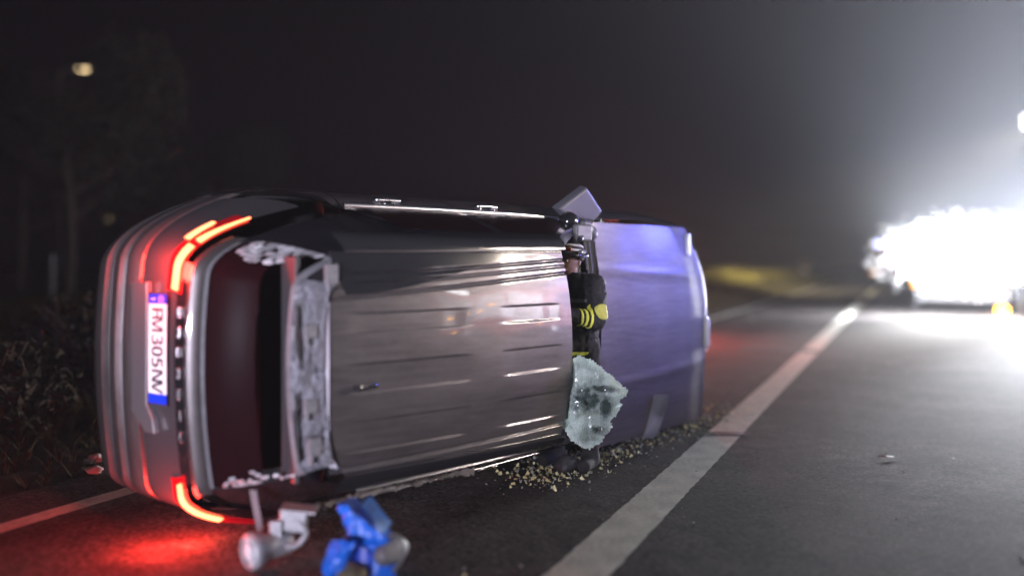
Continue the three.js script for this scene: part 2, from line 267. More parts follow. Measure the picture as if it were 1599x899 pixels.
{
  const up = new THREE.Group(); up.name = 'tail_light'; car.add(up); up.userData.label = 'upper tail light, bright red strip bent round the corner';
  mesh('lens', strip(-0.42, -0.86, 0.95, 0.95, 0.12, 0.1, 0.006), M.redLens, up);
  mesh('lit_strip', strip(-0.435, -0.7, 0.968, 0.972, 0.052, 0.046, 0.016), M.redLit, up);
  mesh('lit_strip', strip(-0.725, -0.87, 0.978, 0.985, 0.04, 0.008, 0.016), M.redLit, up);
  mesh('lit_strip', strip(-0.715, -0.81, 0.905, 0.9, 0.04, 0.026, 0.014), M.redLit, up);
  const lo = new THREE.Group(); lo.name = 'tail_light'; car.add(lo); lo.userData.label = 'lower tail light glowing red beside the road surface';
  mesh('lens', strip(0.64, 0.985, 0.95, 0.95, 0.11, 0.09, 0.006), M.redLens, lo);
  mesh('lit_strip', strip(0.68, 0.92, 0.968, 0.972, 0.036, 0.05, 0.016), M.redLit, lo);
  mesh('dim_strip', strip(0.925, 0.985, 0.972, 0.985, 0.034, 0.01, 0.016), M.redLens, lo);
  for (const [c, u] of [[-0.6, 0.96], [0.8, 0.94], [0.9, 0.97]]) { const q = onRear(c, u, 0.14); lamp(inWorld(...q), C(1, 0.03, 0.02), c < 0 ? LAMP.tail_up : LAMP.tail, 5); }
}
// --- sides
const archLow = (s) => { let u = 0.26; for (const sw of [0.86, 3.52]) { const r = 0.4, d = Math.abs(s - sw); if (d < r) u = Math.max(u, 0.34 + Math.sqrt(r * r - d * d)); } return u; };
for (const sg of [-1, 1]) {
  // rear quarter closes onto the rear bands along its curved edge
  mesh('rear_quarter', sheet(40, 20, (i, j) => { const u = lerp(0.1, 1.03, j), s0 = sideStart(u, sg), s = lerp(s0, 0.98, i), lowest = archLow(s), uu = lerp(lowest > 0.3 ? lowest : lerp(0.1, 0.26, i), 1.03, j); return [Math.max(s, lerp(sideStart(uu, sg), 0.98, i)), uu, sg * W(s, uu, sg), s, uu]; }), M.paint, car);
  for (const [nm, s0, s1] of [['rear_door', 0.99, 1.83], ['front_door', 1.838, 2.86], ['front_fender', 2.868, 4.3]]) {
    const m = mesh(nm, sheet(36, 16, (i, j) => { const s = lerp(s0, s1, i), u = lerp(archLow(s), nm === 'front_fender' ? 1.035 - 0.03 * Math.max(0, s - 3.1) : 1.03, j); return [s, u, sg * (W(s, u) + 0.006 * Math.sin(Math.PI * i) - (nm === 'front_fender' && u > 0.95 ? 0 : 0)), s, u]; }), M.paint, car);
    if (nm !== 'front_fender') {
      const hs = nm === 'rear_door' ? 1.33 : 2.12, z = sg * (W(hs, 0.98) - 0.004), h = mesh('door_handle', [new THREE.CapsuleGeometry(0.02, 0.15, 6, 12).rotateZ(Math.PI / 2).scale(1, 1.5, 1).translate(hs, 0.98, z + sg * 0.018), box(0.03, 0.03, 0.04, hs - 0.06, 0.98, z), box(0.03, 0.03, 0.04, hs + 0.06, 0.98, z)], M.chrome, m);
      mesh('handle_cup', new THREE.SphereGeometry(0.04, 20, 12).scale(1.2, 1.1, 0.5).translate(hs, 0.99, z), M.gloss, h);
    }
  }
  mesh('sill', sheet(30, 6, (i, j) => { const s = lerp(1.25, 3.13, i), a = j * 1.4; return [s, 0.265 - 0.1 * Math.sin(a), sg * (W(s, 0.27) + 0.012 - 0.08 * (1 - Math.cos(a))), s, j]; }), M.plastic, car);
  for (const sw of [0.86, 3.52]) mesh('arch_trim', sheet(36, 4, (i, j) => { const a = Math.PI * lerp(0.02, 0.98, i), r = lerp(0.395, 0.45, j); const s = sw - Math.cos(a) * r, u = 0.34 + Math.sin(a) * r; return [s, u, sg * (W(s, Math.min(u, 0.95)) + 0.008), i, j]; }), M.plastic, car);
  // greenhouse: black frame, then panes proud of it
  const sA = (u) => lerp(3.0, 2.3, (u - 1.03) / 0.47), wz = (s, u) => sg * (W(s, u) - 0.05 * smooth(2.5, 3.1, s));
  mesh('side_frame', sheet(50, 14, (i, j) => { const u = lerp(1.03, 1.51, j), s = lerp(sideStart(u, sg), sA(u), i); return [s, u, wz(s, u), s, u]; }), M.gloss, car);
  for (const [a0, a1, b0, b1] of [[0.82, 0.96, 0.88, 0.98], [1.05, 1.12, 1.78, 1.78], [1.87, 1.87, 2.82, 2.3]])
    mesh('side_window', sheet(12, 10, (i, j) => { const u = lerp(1.065, 1.46, j), s = lerp(lerp(a0, a1, j), lerp(b0, b1, j), i); return [s, u, wz(s, u) + sg * 0.004, s, u]; }), M.redGlowTint, car);
  mesh('belt_trim', tube([[1.0, 1.036, sg * (W(1, 1.036) + 0.004)], [1.42, 1.036, sg * (W(1.4, 1.036) + 0.006)], [2.0, 1.036, sg * (W(2, 1.036) + 0.006)], [2.5, 1.036, sg * (W(2.5, 1.036) + 0.002)], [2.85, 1.036, sg * (W(2.85, 1.036) - 0.02)]], 0.021, 40).scale(1, 1, 1), M.chrome, car);
  mesh('windshield_pillar', sheet(20, 6, (i, j) => { const u = lerp(1.05, 1.53, i), s = sA(u) + lerp(-0.05, 0.06, j), z = Math.abs(wz(sA(u), u)) - 0.012 + 0.02 * Math.sin(Math.PI * j) - 0.03 * j; return [s, u, sg * z, i, j]; }), M.paintDark, car);
}
{ // --- roof with pressed channels, black edges and an antenna fin
  const channel = (z, a, b, s, ends) => { const e = Math.max(...ends.map(([p, q]) => smooth(p, p + 0.16, s) * (1 - smooth(q - 0.16, q, s)))); return e * smooth(a, a + 0.01, z) * (1 - smooth(b - 0.01, b, z)); };
  const both = [[0.68, 1.5], [1.66, 2.24]];
  const roofU = (s, z) => {
    let u = 1.632 - 0.045 * (z / 0.57) ** 2 - 0.05 * ((s - 1.6) / 0.95) ** 2;
    u -= 0.0055 * (channel(z, -0.255, -0.15, s, both) + channel(z, 0.0, 0.155, s, both) + channel(z, 0.29, 0.455, s, both));
    for (const [o, dep] of [[0, 0.009], [-0.06, 0.007], [-0.11, 0.008]]) { const zl = -0.275 - 0.072 * s + o * (1 - 0.1 * s); u -= dep * Math.exp(-(((z - zl) / 0.007) ** 2)); }
    u -= 0.012 * Math.exp(-(((z - 0.535 + 0.012 * s) / 0.008) ** 2));
    u += 0.0025 * N3(s * 3, z * 4, 1) ;
    return u;
  };
  const zR = (s) => 0.565 + 0.02 * smooth(0.6, 2.3, s);
  const roof = mesh('roof', sheet(110, 260, (i, j) => { const z = lerp(-1, 1, j), zz = z * zR(1.6), s = lerp(0.622 + 0.1 * z ** 4, 2.25 + 0.06 * (1 - z * z), i); return [s, roofU(s, z * zR(s)), z * zR(s), s, zz]; }), M.paint, car);
  mesh('roof_edge_trim', sheet(60, 3, (i, j) => { const z = lerp(-0.56, 0.52, i), s = 0.622 + 0.1 * (z / 0.57) ** 4; return [s - 0.012 - 0.02 * j, roofU(0.66, z) + 0.006 - 0.05 * j, z, i, j]; }), std([0.5, 0.5, 0.54], 0.5, 0, { map: grime }), car);
  for (const sg of [-1, 1]) {
    mesh('cant_rail', sheet(60, 12, (i, j) => { const s = lerp(lerp(0.64, 0.72, 1 - j), 2.3, i), z0 = zR(s), a = j * 1.25; const z = lerp(z0 + 0.002, W(s, 1.5), Math.sin(a) / Math.sin(1.25)), u = lerp(roofU(s, z0) - 0.006, 1.495, (1 - Math.cos(a)) / (1 - Math.cos(1.25))); return [s, u, sg * z, s, j]; }), M.gloss, car);
    mesh('roof_strip', tube([0.72, 1.1, 1.5, 1.9, 2.24].map((s) => [s, roofU(s, zR(s)) + 0.001, sg * (zR(s) - 0.012)]), 0.007, 50, 8), M.gloss, roof);
  }
  mesh('roof_reflection_patch', sheet(40, 14, (i, j) => { const s0 = lerp(0.64, 2.1, i), low = lerp(-0.5, -0.345, smooth(0.0, 0.05, i)) - 0.215 * smooth(0.06, 1, i), z = lerp(-0.56, low, j); return [s0, roofU(s0, z) + 0.004, z, i, j]; }), M.gloss, roof);  // dark sheet standing for a dark reflection in the roof paint
  const fin = new THREE.Shape(); fin.moveTo(0.07, 0); fin.quadraticCurveTo(0.02, 0.012, -0.07, 0.055); fin.quadraticCurveTo(-0.082, 0.06, -0.085, 0.052); fin.lineTo(-0.08, 0); fin.lineTo(0.07, 0);
  const fg = new THREE.ExtrudeGeometry(fin, { depth: 0.014, bevelEnabled: true, bevelSize: 0.007, bevelThickness: 0.008, bevelSegments: 3 }); fg.translate(0.83, roofU(0.83, 0.12) - 0.008, 0.113);
  mesh('antenna_fin', fg, M.gloss, car);
  mesh('header_rail', sheet(40, 6, (i, j) => { const z = lerp(-0.57, 0.57, i), q = z / 0.58; return [2.25 + 0.06 * (1 - q * q) + 0.05 * j, roofU(2.28, z) - 0.004 - 0.05 * j, z, i, j]; }), M.plastic, car);
  // headlining seen from the open front
  mesh('headlining', sheet(10, 10, (i, j) => { const z = lerp(-0.56, 0.56, j); return [lerp(0.66, 2.3, i), roofU(lerp(0.66, 2.3, i), z) - 0.05, z, i, j]; }), M.cloth, car);
}
{ // --- bonnet, wings' top edges, nose
  const front = (z) => 4.72 - 0.42 * Math.max(0, (-z - 0.08) / 0.8) ** 2 - 0.03 * Math.max(0, (z - 0.35) / 0.5) ** 2;
  const hoodU = (s, z) => 1.09 - 0.1 * Math.max(0, (s - 3.1) / 1.6) ** 1.6 - 0.018 * (z / 0.84) ** 2 + 0.004 * Math.exp(-(((Math.abs(z) - 0.46 + 0.05 * (s - 3)) / 0.04) ** 2)) + 0.004 * N3(s * 3, z * 3, 7) - 0.02 * smooth(0.3, 0.02, front(z) - s);
  const hz = (z) => (z < 0 ? 0.81 : 0.9);
  const bonnet = mesh('bonnet', sheet(70, 80, (i, j) => { const t = lerp(-1, 1, j), z = t * hz(t), s = lerp(3.08 + 0.09 * (1 - t * t), front(z), i); return [s, hoodU(s, z), z, s, z]; }), M.paintDull, car);
  mesh('bonnet_edge', sheet(50, 4, (i, j) => { const t = lerp(-1, 1, i), z = t * hz(t); return [front(z) + 0.02 * Math.sin(j * 3), hoodU(front(z), z) - 0.03 * j, z, i, j]; }), M.paint, bonnet);
  mesh('front_bumper', sheet(50, 16, (i, j) => { const t = lerp(-1, 1, i), z = t * hz(t) * 1.01, p = [[0.0, 0.95], [0.05, 0.9], [0.09, 0.75], [0.1, 0.6], [0.08, 0.45], [0.1, 0.32], [0.02, 0.22]], k = j * (p.length - 1), a = p[Math.floor(k)], b = p[Math.min(p.length - 1, Math.floor(k) + 1)]; return [front(z) - 0.02 + lerp(a[0], b[0], k % 1), lerp(a[1], b[1], k % 1), z, i, j]; }), M.greyPlastic, car);
  // pale trim along the lip of the nose, torn loose at its lower end
  mesh('nose_trim', sheet(50, 5, (i, j) => { const z = lerp(-0.62, 0.3, i); return [front(z) + 0.012 + 0.055 * j + 0.02 * i * i, hoodU(front(z), z) - 0.015 + 0.01 * Math.sin(Math.PI * j) - 0.02 * j, z, i, j]; }), std([0.55, 0.56, 0.52], 0.45, 0.1), car);
  for (const [z, s0, col] of [[-0.66, 4.42, 0], [0.12, 4.73, 1]]) mesh('headlight', [box(0.055, 0.05, col ? 0.28 : 0.2, s0, 0.985 - 0.01 * col, z, 0.015), box(0.03, 0.02, 0.06, s0 + 0.035, 0.975, z + 0.1, 0.006), box(0.03, 0.02, 0.05, s0 + 0.035, 0.975, z - 0.06, 0.006)], std([0.7, 0.71, 0.68], 0.25, 0.2, { clearcoat: 1 }), car);
  mesh('scuttle', sheet(40, 8, (i, j) => { const t = lerp(-1, 1, i), z = t * 0.76; return [lerp(2.98, 3.1, j) + 0.09 * (1 - t * t), 1.075 - 0.02 * (1 - j) + 0.008 * Math.sin(j * 18), z, i, j]; }), M.plastic, car);
  for (const q of [[[3.02, 1.1, 0.1], [3.02, 1.13, 0.35], [3.04, 1.1, 0.6]], [[3.0, 1.1, -0.45], [2.97, 1.15, -0.2], [3.02, 1.12, 0.05]]]) mesh('wiper', tube(q, 0.009), M.rubber, car);
  mesh('dashboard', sheet(30, 10, (i, j) => { const z = lerp(-0.72, 0.72, i), a = j * 2.6; return [2.75 - 0.22 * Math.cos(a), 0.82 + 0.16 * Math.sin(a) + 0.01 * N3(z * 6, j, 1), z, i, j]; }), M.plastic, car);
  mesh('steering_wheel', [new THREE.TorusGeometry(0.18, 0.016, 10, 32), new THREE.CylinderGeometry(0.05, 0.06, 0.05, 16).rotateX(Math.PI / 2), box(0.34, 0.03, 0.015), box(0.03, 0.17, 0.015, 0, -0.085)].map((g) => g.rotateY(Math.PI / 2).rotateZ(0.45).translate(2.35, 0.98, -0.38)), M.plastic, car);
  // folded door mirror and bent wing panel, highest point of the wreck
  const mir = new THREE.Group(); mir.name = 'door_mirror'; car.add(mir);
  const sh = new THREE.Shape(); sh.moveTo(-0.17, 0.03); sh.lineTo(0.03, -0.115); sh.lineTo(0.2, 0.03); sh.lineTo(0.15, 0.09); sh.lineTo(-0.1, 0.07); sh.closePath();
  const mg = new THREE.ExtrudeGeometry(sh, { depth: 0.05, bevelEnabled: true, bevelSize: 0.02, bevelThickness: 0.02, bevelSegments: 3 }); mg.translate(0, 0, -0.05); mg.scale(1.1, 1, 1); mg.rotateX(Math.PI / 2); mg.rotateX(0.25);
  mg.translate(2.86, 1.1, -0.93);
  mesh('mirror_shell', mg, std([0.13, 0.13, 0.15], 0.4), mir);
  mesh('mirror_stalk', [tube([[2.82, 1.04, -0.8], [2.83, 1.06, -0.86], [2.86, 1.09, -0.91]], 0.03, 16, 10), new THREE.SphereGeometry(0.075, 20, 14).translate(2.74, 1.16, -0.8)], M.gloss, mir);
  mesh('mirror_lens', box(0.12, 0.03, 0.03, 2.93, 1.14, -0.88), M.chrome, mir);
  mesh('pillar_debris', [box(0.12, 0.1, 0.1, 2.86, 1.2, -0.76, 0.03), box(0.16, 0.05, 0.12, 2.7, 1.3, -0.71, 0.02).rotateZ(0.02), new THREE.SphereGeometry(0.06, 16, 12).translate(2.95, 1.17, -0.72), tube([[2.6, 1.4, -0.66], [2.72, 1.32, -0.7], [2.84, 1.24, -0.68], [2.98, 1.13, -0.7]], 0.018)], M.greyPlastic, car);
}
{ // --- underside, cabin, wheels
  mesh('underbody', box(4.2, 0.06, 1.5, 2.35, 0.24, 0, 0.02), M.plastic, car);
  mesh('cabin_floor', box(2.6, 0.04, 1.44, 1.75, 0.4, 0, 0.01), M.cloth, car);
  mesh('boot_floor', box(0.8, 0.04, 1.1, 0.72, 0.68, 0, 0.01), M.cloth, car);
  mesh('engine_bulkhead', box(0.04, 0.75, 1.44, 3.0, 0.65, 0, 0.01), M.plastic, car);
  const seat = (x, z, w, nm) => { const g = new THREE.Group(); g.name = nm; car.add(g); const a = box(0.13, 0.6, w, x, 1.0, z, 0.05); a.translate(-x, -0.75, 0).rotateZ(0.2).translate(x, 0.75, 0); mesh('seat_back', a, M.cloth, g); mesh('seat_cushion', box(0.5, 0.14, w, x + 0.3, 0.68, z, 0.05), M.cloth, g);
    for (const dz of w > 1 ? [-0.4, 0, 0.4] : [0]) mesh('headrest', box(0.1, 0.17, 0.26, x - 0.1, 1.38, z + dz, 0.04), M.cloth, g); };
  seat(1.12, 0, 1.24, 'rear_bench'); seat(2.02, -0.38, 0.5, 'front_seat'); seat(2.02, 0.38, 0.5, 'front_seat');
  mesh('parcel_shelf', box(0.5, 0.03, 1.2, 0.75, 1.02, 0, 0.01), M.cloth, car);
  mesh('rear_trim_panel', box(0.03, 0.16, 1.12, 0.5, 1.4, 0.02, 0.012), M.plastic, car);
  const tyre = new THREE.LatheGeometry([[0.2, -0.1], [0.29, -0.115], [0.335, -0.1], [0.345, -0.06], [0.345, 0.06], [0.335, 0.1], [0.29, 0.115], [0.2, 0.1]].map((p) => new THREE.Vector2(...p)), 48).rotateX(Math.PI / 2);
  const spokes = [new THREE.LatheGeometry([[0.215, -0.09], [0.2, 0], [0.215, 0.095], [0.225, 0.1]].map((p) => new THREE.Vector2(...p)), 40).rotateX(Math.PI / 2), cyl(0.05, 0.05, 0.03).rotateX(Math.PI / 2).translate(0, 0, 0.07)];
  for (let k = 0; k < 5; k++) spokes.push(box(0.05, 0.19, 0.025, 0, 0.12, 0.07, 0.01).rotateZ(k * Math.PI * 0.4));
  const rimG = merge(spokes);
  for (const s of [0.86, 3.52]) for (const sg of [-1, 1]) { const w = new THREE.Group(); w.name = 'wheel'; w.position.set(s, 0.34, sg * 0.79); if (sg < 0) w.rotation.y = Math.PI; car.add(w); mesh('tyre', tyre, M.rubber, w); mesh('rim', rimG, M.brushed, w); }
}
// broken light pieces scraped along the lower roof rail
{
  mesh('scraped_foam', sheet(120, 8, (i, j) => { const s0 = lerp(0.6, 1.62, i), q = N3(s0 * 22, j * 2, 3), e = Math.sin(Math.PI * clamp(i * 1.05)) ** 0.5; return [s0, 1.47 + 0.02 * q - 0.05 * j * e, 0.695 + 0.035 * j * (1 + 0.8 * N3(s0 * 14, 2, 5)) + 0.02 * N3(s0 * 40, j * 4, 8), s0, j]; }, 0.6), std([0.22, 0.2, 0.17], 0.95, 0, { map: grime }), car);
  mesh('lower_drip_rail', [tube([[0.8, 1.52, 0.66], [1.4, 1.535, 0.655], [2.1, 1.52, 0.65], [2.32, 1.5, 0.65]], 0.011, 40), tube([[0.75, 1.4, 0.735], [1.4, 1.41, 0.735], [2.2, 1.4, 0.72]], 0.01, 40)], M.chrome, car);
}

// ------------------------------------------------------------------ the firefighter
function field(sdf, center, half, cell, pad = 1) {
  const res = Math.ceil(2 * half / cell), mc = new MarchingCubes(res, new THREE.MeshBasicMaterial(), false, false, 260000), f = mc.field, n = mc.size, hs = mc.halfsize;
  for (let z = 0; z < n; z++) for (let y = 0; y < n; y++) for (let x = 0; x < n; x++) f[x + y * n + z * n * n] = -sdf(V3(center, (x - hs) / hs * half, (y - hs) / hs * half, (z - hs) / hs * half));
  mc.isolation = 0; mc.update();
  const g = new THREE.BufferGeometry(), p = mc.positionArray.slice(0, mc.count * 3);
  for (let k = 0; k < p.length; k += 3) { p[k] = p[k] * half + center[0]; p[k + 1] = p[k + 1] * half + center[1]; p[k + 2] = p[k + 2] * half + center[2]; }
  g.setAttribute('position', new THREE.BufferAttribute(p, 3)); const m = mergeVertices(g, 1e-5); m.computeVertexNormals(); return m;
}
const tmp = [0, 0, 0]; function V3(c, x, y, z) { tmp[0] = c[0] + x; tmp[1] = c[1] + y; tmp[2] = c[2] + z; return tmp; }
function capsule(p, a, b, ra, rb) { const bx = b[0] - a[0], by = b[1] - a[1], bz = b[2] - a[2], px = p[0] - a[0], py = p[1] - a[1], pz = p[2] - a[2]; const t = clamp((px * bx + py * by + pz * bz) / (bx * bx + by * by + bz * bz)); return Math.hypot(px - bx * t, py - by * t, pz - bz * t) - lerp(ra, rb, t); }
const smin = (a, b, k) => { const h = Math.max(k - Math.abs(a - b), 0) / k; return Math.min(a, b) - h * h * k * 0.25; };
function ell(p, c, r) { const x = (p[0] - c[0]) / r[0], y = (p[1] - c[1]) / r[1], z = (p[2] - c[2]) / r[2], l = Math.hypot(x, y, z); return (l - 1) * Math.min(r[0], r[1], r[2]); }
{
  const ff = thing('firefighter', 'person in dark fire coat with yellow bands and striped helmet, holding up the broken windscreen', 'person');
  ff.position.set(0.43, 0, -5.43); ff.scale.setScalar(0.975); ff.rotation.y = -Math.PI / 6 + 0.02;          // local: +X his left, +Z the way he faces
  const J = { pel: [0, 0.86, 0], waist: [0, 1.0, 0.01], chest: [0, 1.2, 0.03], neck: [0, 1.36, 0.06], head: [0, 1.47, 0.1], sL: [0.19, 1.31, 0.03], eL: [0.225, 1.07, 0.09], wL: [0.09, 1.1, 0.29], sR: [-0.19, 1.31, 0.03], eR: [-0.2, 1.05, 0.12], wR: [0.03, 0.87, 0.2],
    hipL: [0.1, 0.84, 0], kL: [0.13, 0.46, 0.06], aL: [0.14, 0.08, 0], hipR: [-0.1, 0.84, 0], kR: [-0.12, 0.46, 0.05], aR: [-0.14, 0.08, -0.02] };
  const torso = (p, e) => smin(smin(ell(p, J.pel, [0.16 + e, 0.14 + e, 0.115 + e]), ell(p, J.chest, [0.185 + e, 0.2 + e, 0.125 + e]), 0.1), ell(p, J.waist, [0.15 + e, 0.16 + e, 0.11 + e]), 0.08);
  const arms = (p, e) => Math.min(smin(capsule(p, J.sL, J.eL, 0.052 + e, 0.042 + e), capsule(p, J.eL, J.wL, 0.042 + e, 0.03 + e), 0.03), smin(capsule(p, J.sR, J.eR, 0.052 + e, 0.042 + e), capsule(p, J.eR, J.wR, 0.042 + e, 0.03 + e), 0.03));
  const legs = (p, e) => Math.min(smin(capsule(p, J.hipL, J.kL, 0.085 + e, 0.058 + e), capsule(p, J.kL, J.aL, 0.056 + e, 0.042 + e), 0.04), smin(capsule(p, J.hipR, J.kR, 0.085 + e, 0.058 + e), capsule(p, J.kR, J.aR, 0.056 + e, 0.042 + e), 0.04));
  const head = (p) => { let d = smin(ell(p, [0, 1.49, 0.085], [0.078, 0.105, 0.098]), ell(p, [0, 1.435, 0.115], [0.052, 0.06, 0.062]), 0.03); d = smin(d, capsule(p, [0, 1.475, 0.175], [0, 1.45, 0.195], 0.011, 0.015), 0.015); d = smin(d, capsule(p, [-0.02, 1.42, 0.172], [0.02, 1.42, 0.172], 0.008, 0.008), 0.01); for (const s of [-1, 1]) d = smin(d, ell(p, [s * 0.08, 1.475, 0.07], [0.012, 0.03, 0.02]), 0.01); return d; };
  // hands with five fingers each, closed on what they hold
  const hand = (w, dir, side, thumb) => { const d = V(...dir).normalize(), s = V(...side).normalize(), n = d.clone().cross(s), W3 = V(...w), at = (a, b, c) => W3.clone().addScaledVector(d, a).addScaledVector(s, b).addScaledVector(n, c).toArray(), bones = [[at(0, 0, 0), at(0.05, 0, 0), 0.024, 0.026], [at(0.04, 0.018, 0), at(0.085, 0.03, 0), 0.017, 0.013], [at(0.04, -0.018, 0), at(0.085, -0.026, 0), 0.017, 0.013]];
    [[0.034, 0.072], [0.012, 0.08], [-0.01, 0.074], [-0.031, 0.058]].forEach(([b, len]) => { const k0 = at(0.085, b, 0), k1 = at(0.085 + len * 0.45, b * 1.05, 0.012), k2 = at(0.085 + len * 0.68, b * 1.05, 0.035), k3 = at(0.085 + len * 0.66, b, 0.055); bones.push([k0, k1, 0.0095, 0.009], [k1, k2, 0.009, 0.0085], [k2, k3, 0.0085, 0.0075]); });
    const t0 = at(0.025, 0.026 * thumb, 0.004), t1 = at(0.06, 0.052 * thumb, 0.02), t2 = at(0.085, 0.05 * thumb, 0.04); bones.push([t0, t1, 0.0125, 0.0105], [t1, t2, 0.0105, 0.009]); return bones; };
  const hL = hand(J.wL, [-0.3, -0.15, 0.95], [0, 1, 0.15], 1), hR = hand(J.wR, [0.45, -0.7, 0.35], [0.5, 0.2, 0.85], -1);
  const bones = (p, list) => { let d = 1e9; for (const b of list) d = smin(d, capsule(p, b[0], b[1], b[2], b[3]), 0.006); return d; };
  const skin = std([0.22, 0.12, 0.09], 0.65);
  const bodySdf = (p) => { let d = smin(torso(p, -0.02), capsule(p, [0, 1.3, 0.04], [0, 1.42, 0.08], 0.062, 0.055), 0.05); d = smin(d, head(p), 0.02); d = smin(d, arms(p, -0.008), 0.04); d = smin(d, legs(p, -0.012), 0.05); for (const [a, t] of [[J.aL, 1], [J.aR, -1]]) d = smin(d, capsule(p, [a[0], 0.045, a[2] - 0.02], [a[0] + 0.02 * t, 0.04, a[2] + 0.16], 0.035, 0.028), 0.03); d = smin(d, bones(p, [hL[0], hR[0]]), 0.02); return d; };
  const bodyG = field(bodySdf, [0, 0.8, 0.08], 0.86, 0.0135);
  const handG = [[hL, J.wL], [hR, J.wR]].map(([h, w]) => { const c = h[0][1]; return field((p) => bones(p, h), c, 0.15, 0.0042); });
  const headG = field(head, [0, 1.47, 0.09], 0.15, 0.005);
  ff.add(new THREE.Mesh(merge([bodyG, ...handG, headG]), skin)); ff.children[0].name = 'body';
  // clothes follow the body
  const coatM = std([0.017, 0.016, 0.019], 0.85, 0, { map: grime }), fold = (p) => 0.011 * N3(p[0] * 12, p[1] * 8, p[2] * 12) + 0.006 * N3(p[0] * 34, p[1] * 26, p[2] * 34);
  const coat = (p) => { let d = smin(torso(p, 0.028), capsule(p, [0, 0.86, 0], [0, 0.72, 0.0], 0.165, 0.18) + (p[2] > 0 ? 0.03 : 0.03), 0.08); d = smin(d, arms(p, 0.024), 0.05); d = smin(d, capsule(p, [0, 1.32, 0.04], [0, 1.4, 0.07], 0.09, 0.075), 0.04); return d + fold(p); };
  const coatCut = (p) => Math.max(coat(p), 0.72 - p[1], p[1] - 1.405, Math.max(0.02 - Math.hypot(p[0] - J.wL[0], p[1] - J.wL[1], p[2] - J.wL[2]), 0) * 2);
  mesh('coat', field(coatCut, [0, 1.06, 0.08], 0.4, 0.009), coatM, ff);
  const trousers = (p) => Math.max(smin(legs(p, 0.022), ell(p, [0, 0.84, 0], [0.17, 0.12, 0.125]), 0.05) + fold(p), p[1] - 0.9, 0.14 - p[1]);
  mesh('trousers', field(trousers, [0, 0.52, 0], 0.42, 0.01), std([0.02, 0.018, 0.02], 0.9), ff);
  for (const [a, t, k] of [[J.aL, 1, J.kL], [J.aR, -1, J.kR]]) mesh('boot', field((p) => Math.max(smin(capsule(p, [a[0], 0.3, a[2] + 0.02], [a[0], 0.07, a[2]], 0.068, 0.058), capsule(p, [a[0], 0.055, a[2] - 0.02], [a[0] + 0.02 * t, 0.05, a[2] + 0.17], 0.055, 0.048), 0.04), 0.004 - p[1], p[1] - 0.3), [a[0], 0.15, a[2] + 0.06], 0.22, 0.009), M.rubber, ff);
  // reflective bands: the cloth itself in yellow, proud of the coat
  const bandM = std([0.72, 0.74, 0.08], 0.6, 0, { emissive: C(0, 0, 0) }), silverM = std([0.75, 0.76, 0.7], 0.4);
  const along = (p, a, b) => { const d = [b[0] - a[0], b[1] - a[1], b[2] - a[2]], l = Math.hypot(...d); return ((p[0] - a[0]) * d[0] + (p[1] - a[1]) * d[1] + (p[2] - a[2]) * d[2]) / l; };
  for (const [t, w] of [[0.075, 0.009], [0.115, 0.009], [0.155, 0.009]]) { const c = V(...J.eL).lerp(V(...J.wL), t / 0.28).toArray(); mesh('sleeve_band', field((p) => Math.max(arms(p, 0.0275) + fold(p) * 0.9, Math.abs(along(p, J.eL, J.wL) - t) - w, Math.hypot(p[0] - c[0], p[1] - c[1], p[2] - c[2]) - 0.1), c, 0.11, 0.0045), bandM, ff); }
  mesh('elbow_patch', field((p) => Math.max(arms(p, 0.029) + fold(p) * 0.9, Math.hypot(p[0] - J.eL[0] - 0.03, p[1] - J.eL[1] - 0.05, p[2] - J.eL[2] + 0.0) - 0.062), [J.eL[0], J.eL[1] + 0.04, J.eL[2]], 0.11, 0.005), std([0.5, 0.5, 0.1], 0.75), ff);
  for (const y of [0.775, 0.825]) mesh('hem_band', field((p) => Math.max(coat(p) - 0.004, Math.abs(p[1] - y) - 0.013), [0, y, 0.02], 0.25, 0.006), bandM, ff);
  mesh('chest_band', field((p) => Math.max(coat(p) - 0.004, Math.abs(p[1] - 1.2) - 0.012, Math.abs(p[0]) - 0.17), [0, 1.2, 0.03], 0.25, 0.006), std([0.12, 0.12, 0.11], 0.6), ff);
  for (const [a, k] of [[J.aL, J.kL], [J.aR, J.kR]]) mesh('leg_band', field((p) => Math.max(legs(p, 0.026) + fold(p), Math.abs(p[1] - 0.4) - 0.022, Math.abs(p[0] - k[0]) - 0.11), [k[0], 0.4, k[2]], 0.13, 0.006), bandM, ff);
  const hs = (p, e) => ell(p, [0, 1.525, 0.08], [0.115 + e, 0.115 + e, 0.14 + e]);
  const helmet = mesh('helmet', field((p) => Math.max(Math.min(Math.max(hs(p, 0), -hs(p, -0.012)), Math.max(hs(p, 0.028), 1.505 - p[1] , p[1] - 1.52 - 0.12 * (0.08 - p[2]))), 1.49 + 0.35 * (p[2] - 0.1) * (p[2] > 0.1 ? 1 : 0.4) - p[1]), [0, 1.54, 0.08], 0.2, 0.0062), std([0.05, 0.048, 0.05], 0.3), ff);
  for (const [y, w] of [[1.548, 0.009], [1.585, 0.008]]) mesh('helmet_stripe', field((p) => Math.max(hs(p, 0.004), -hs(p, -0.004), Math.abs(p[1] - y - 0.1 * (p[2] - 0.08)) - w), [0, y, 0.08], 0.17, 0.0055), silverM, helmet);
  mesh('helmet_badge', box(0.05, 0.03, 0.012, 0.06, 1.56, 0.212, 0.005), std([0.6, 0.18, 0.08], 0.5), helmet);
  mesh('helmet_lamp', [cyl(0.016, 0.016, 0.07, 14).rotateX(Math.PI / 2).translate(0.125, 1.54, 0.12)], M.greyPlastic, helmet);
  for (const s of [-1, 1]) mesh('eye', new THREE.SphereGeometry(0.011, 12, 8).translate(s * 0.031, 1.482, 0.168), std([0.6, 0.58, 0.56], 0.2), ff);
  ff.traverse((o) => { if (o.isMesh) o.castShadow = o.receiveShadow = true; });
}

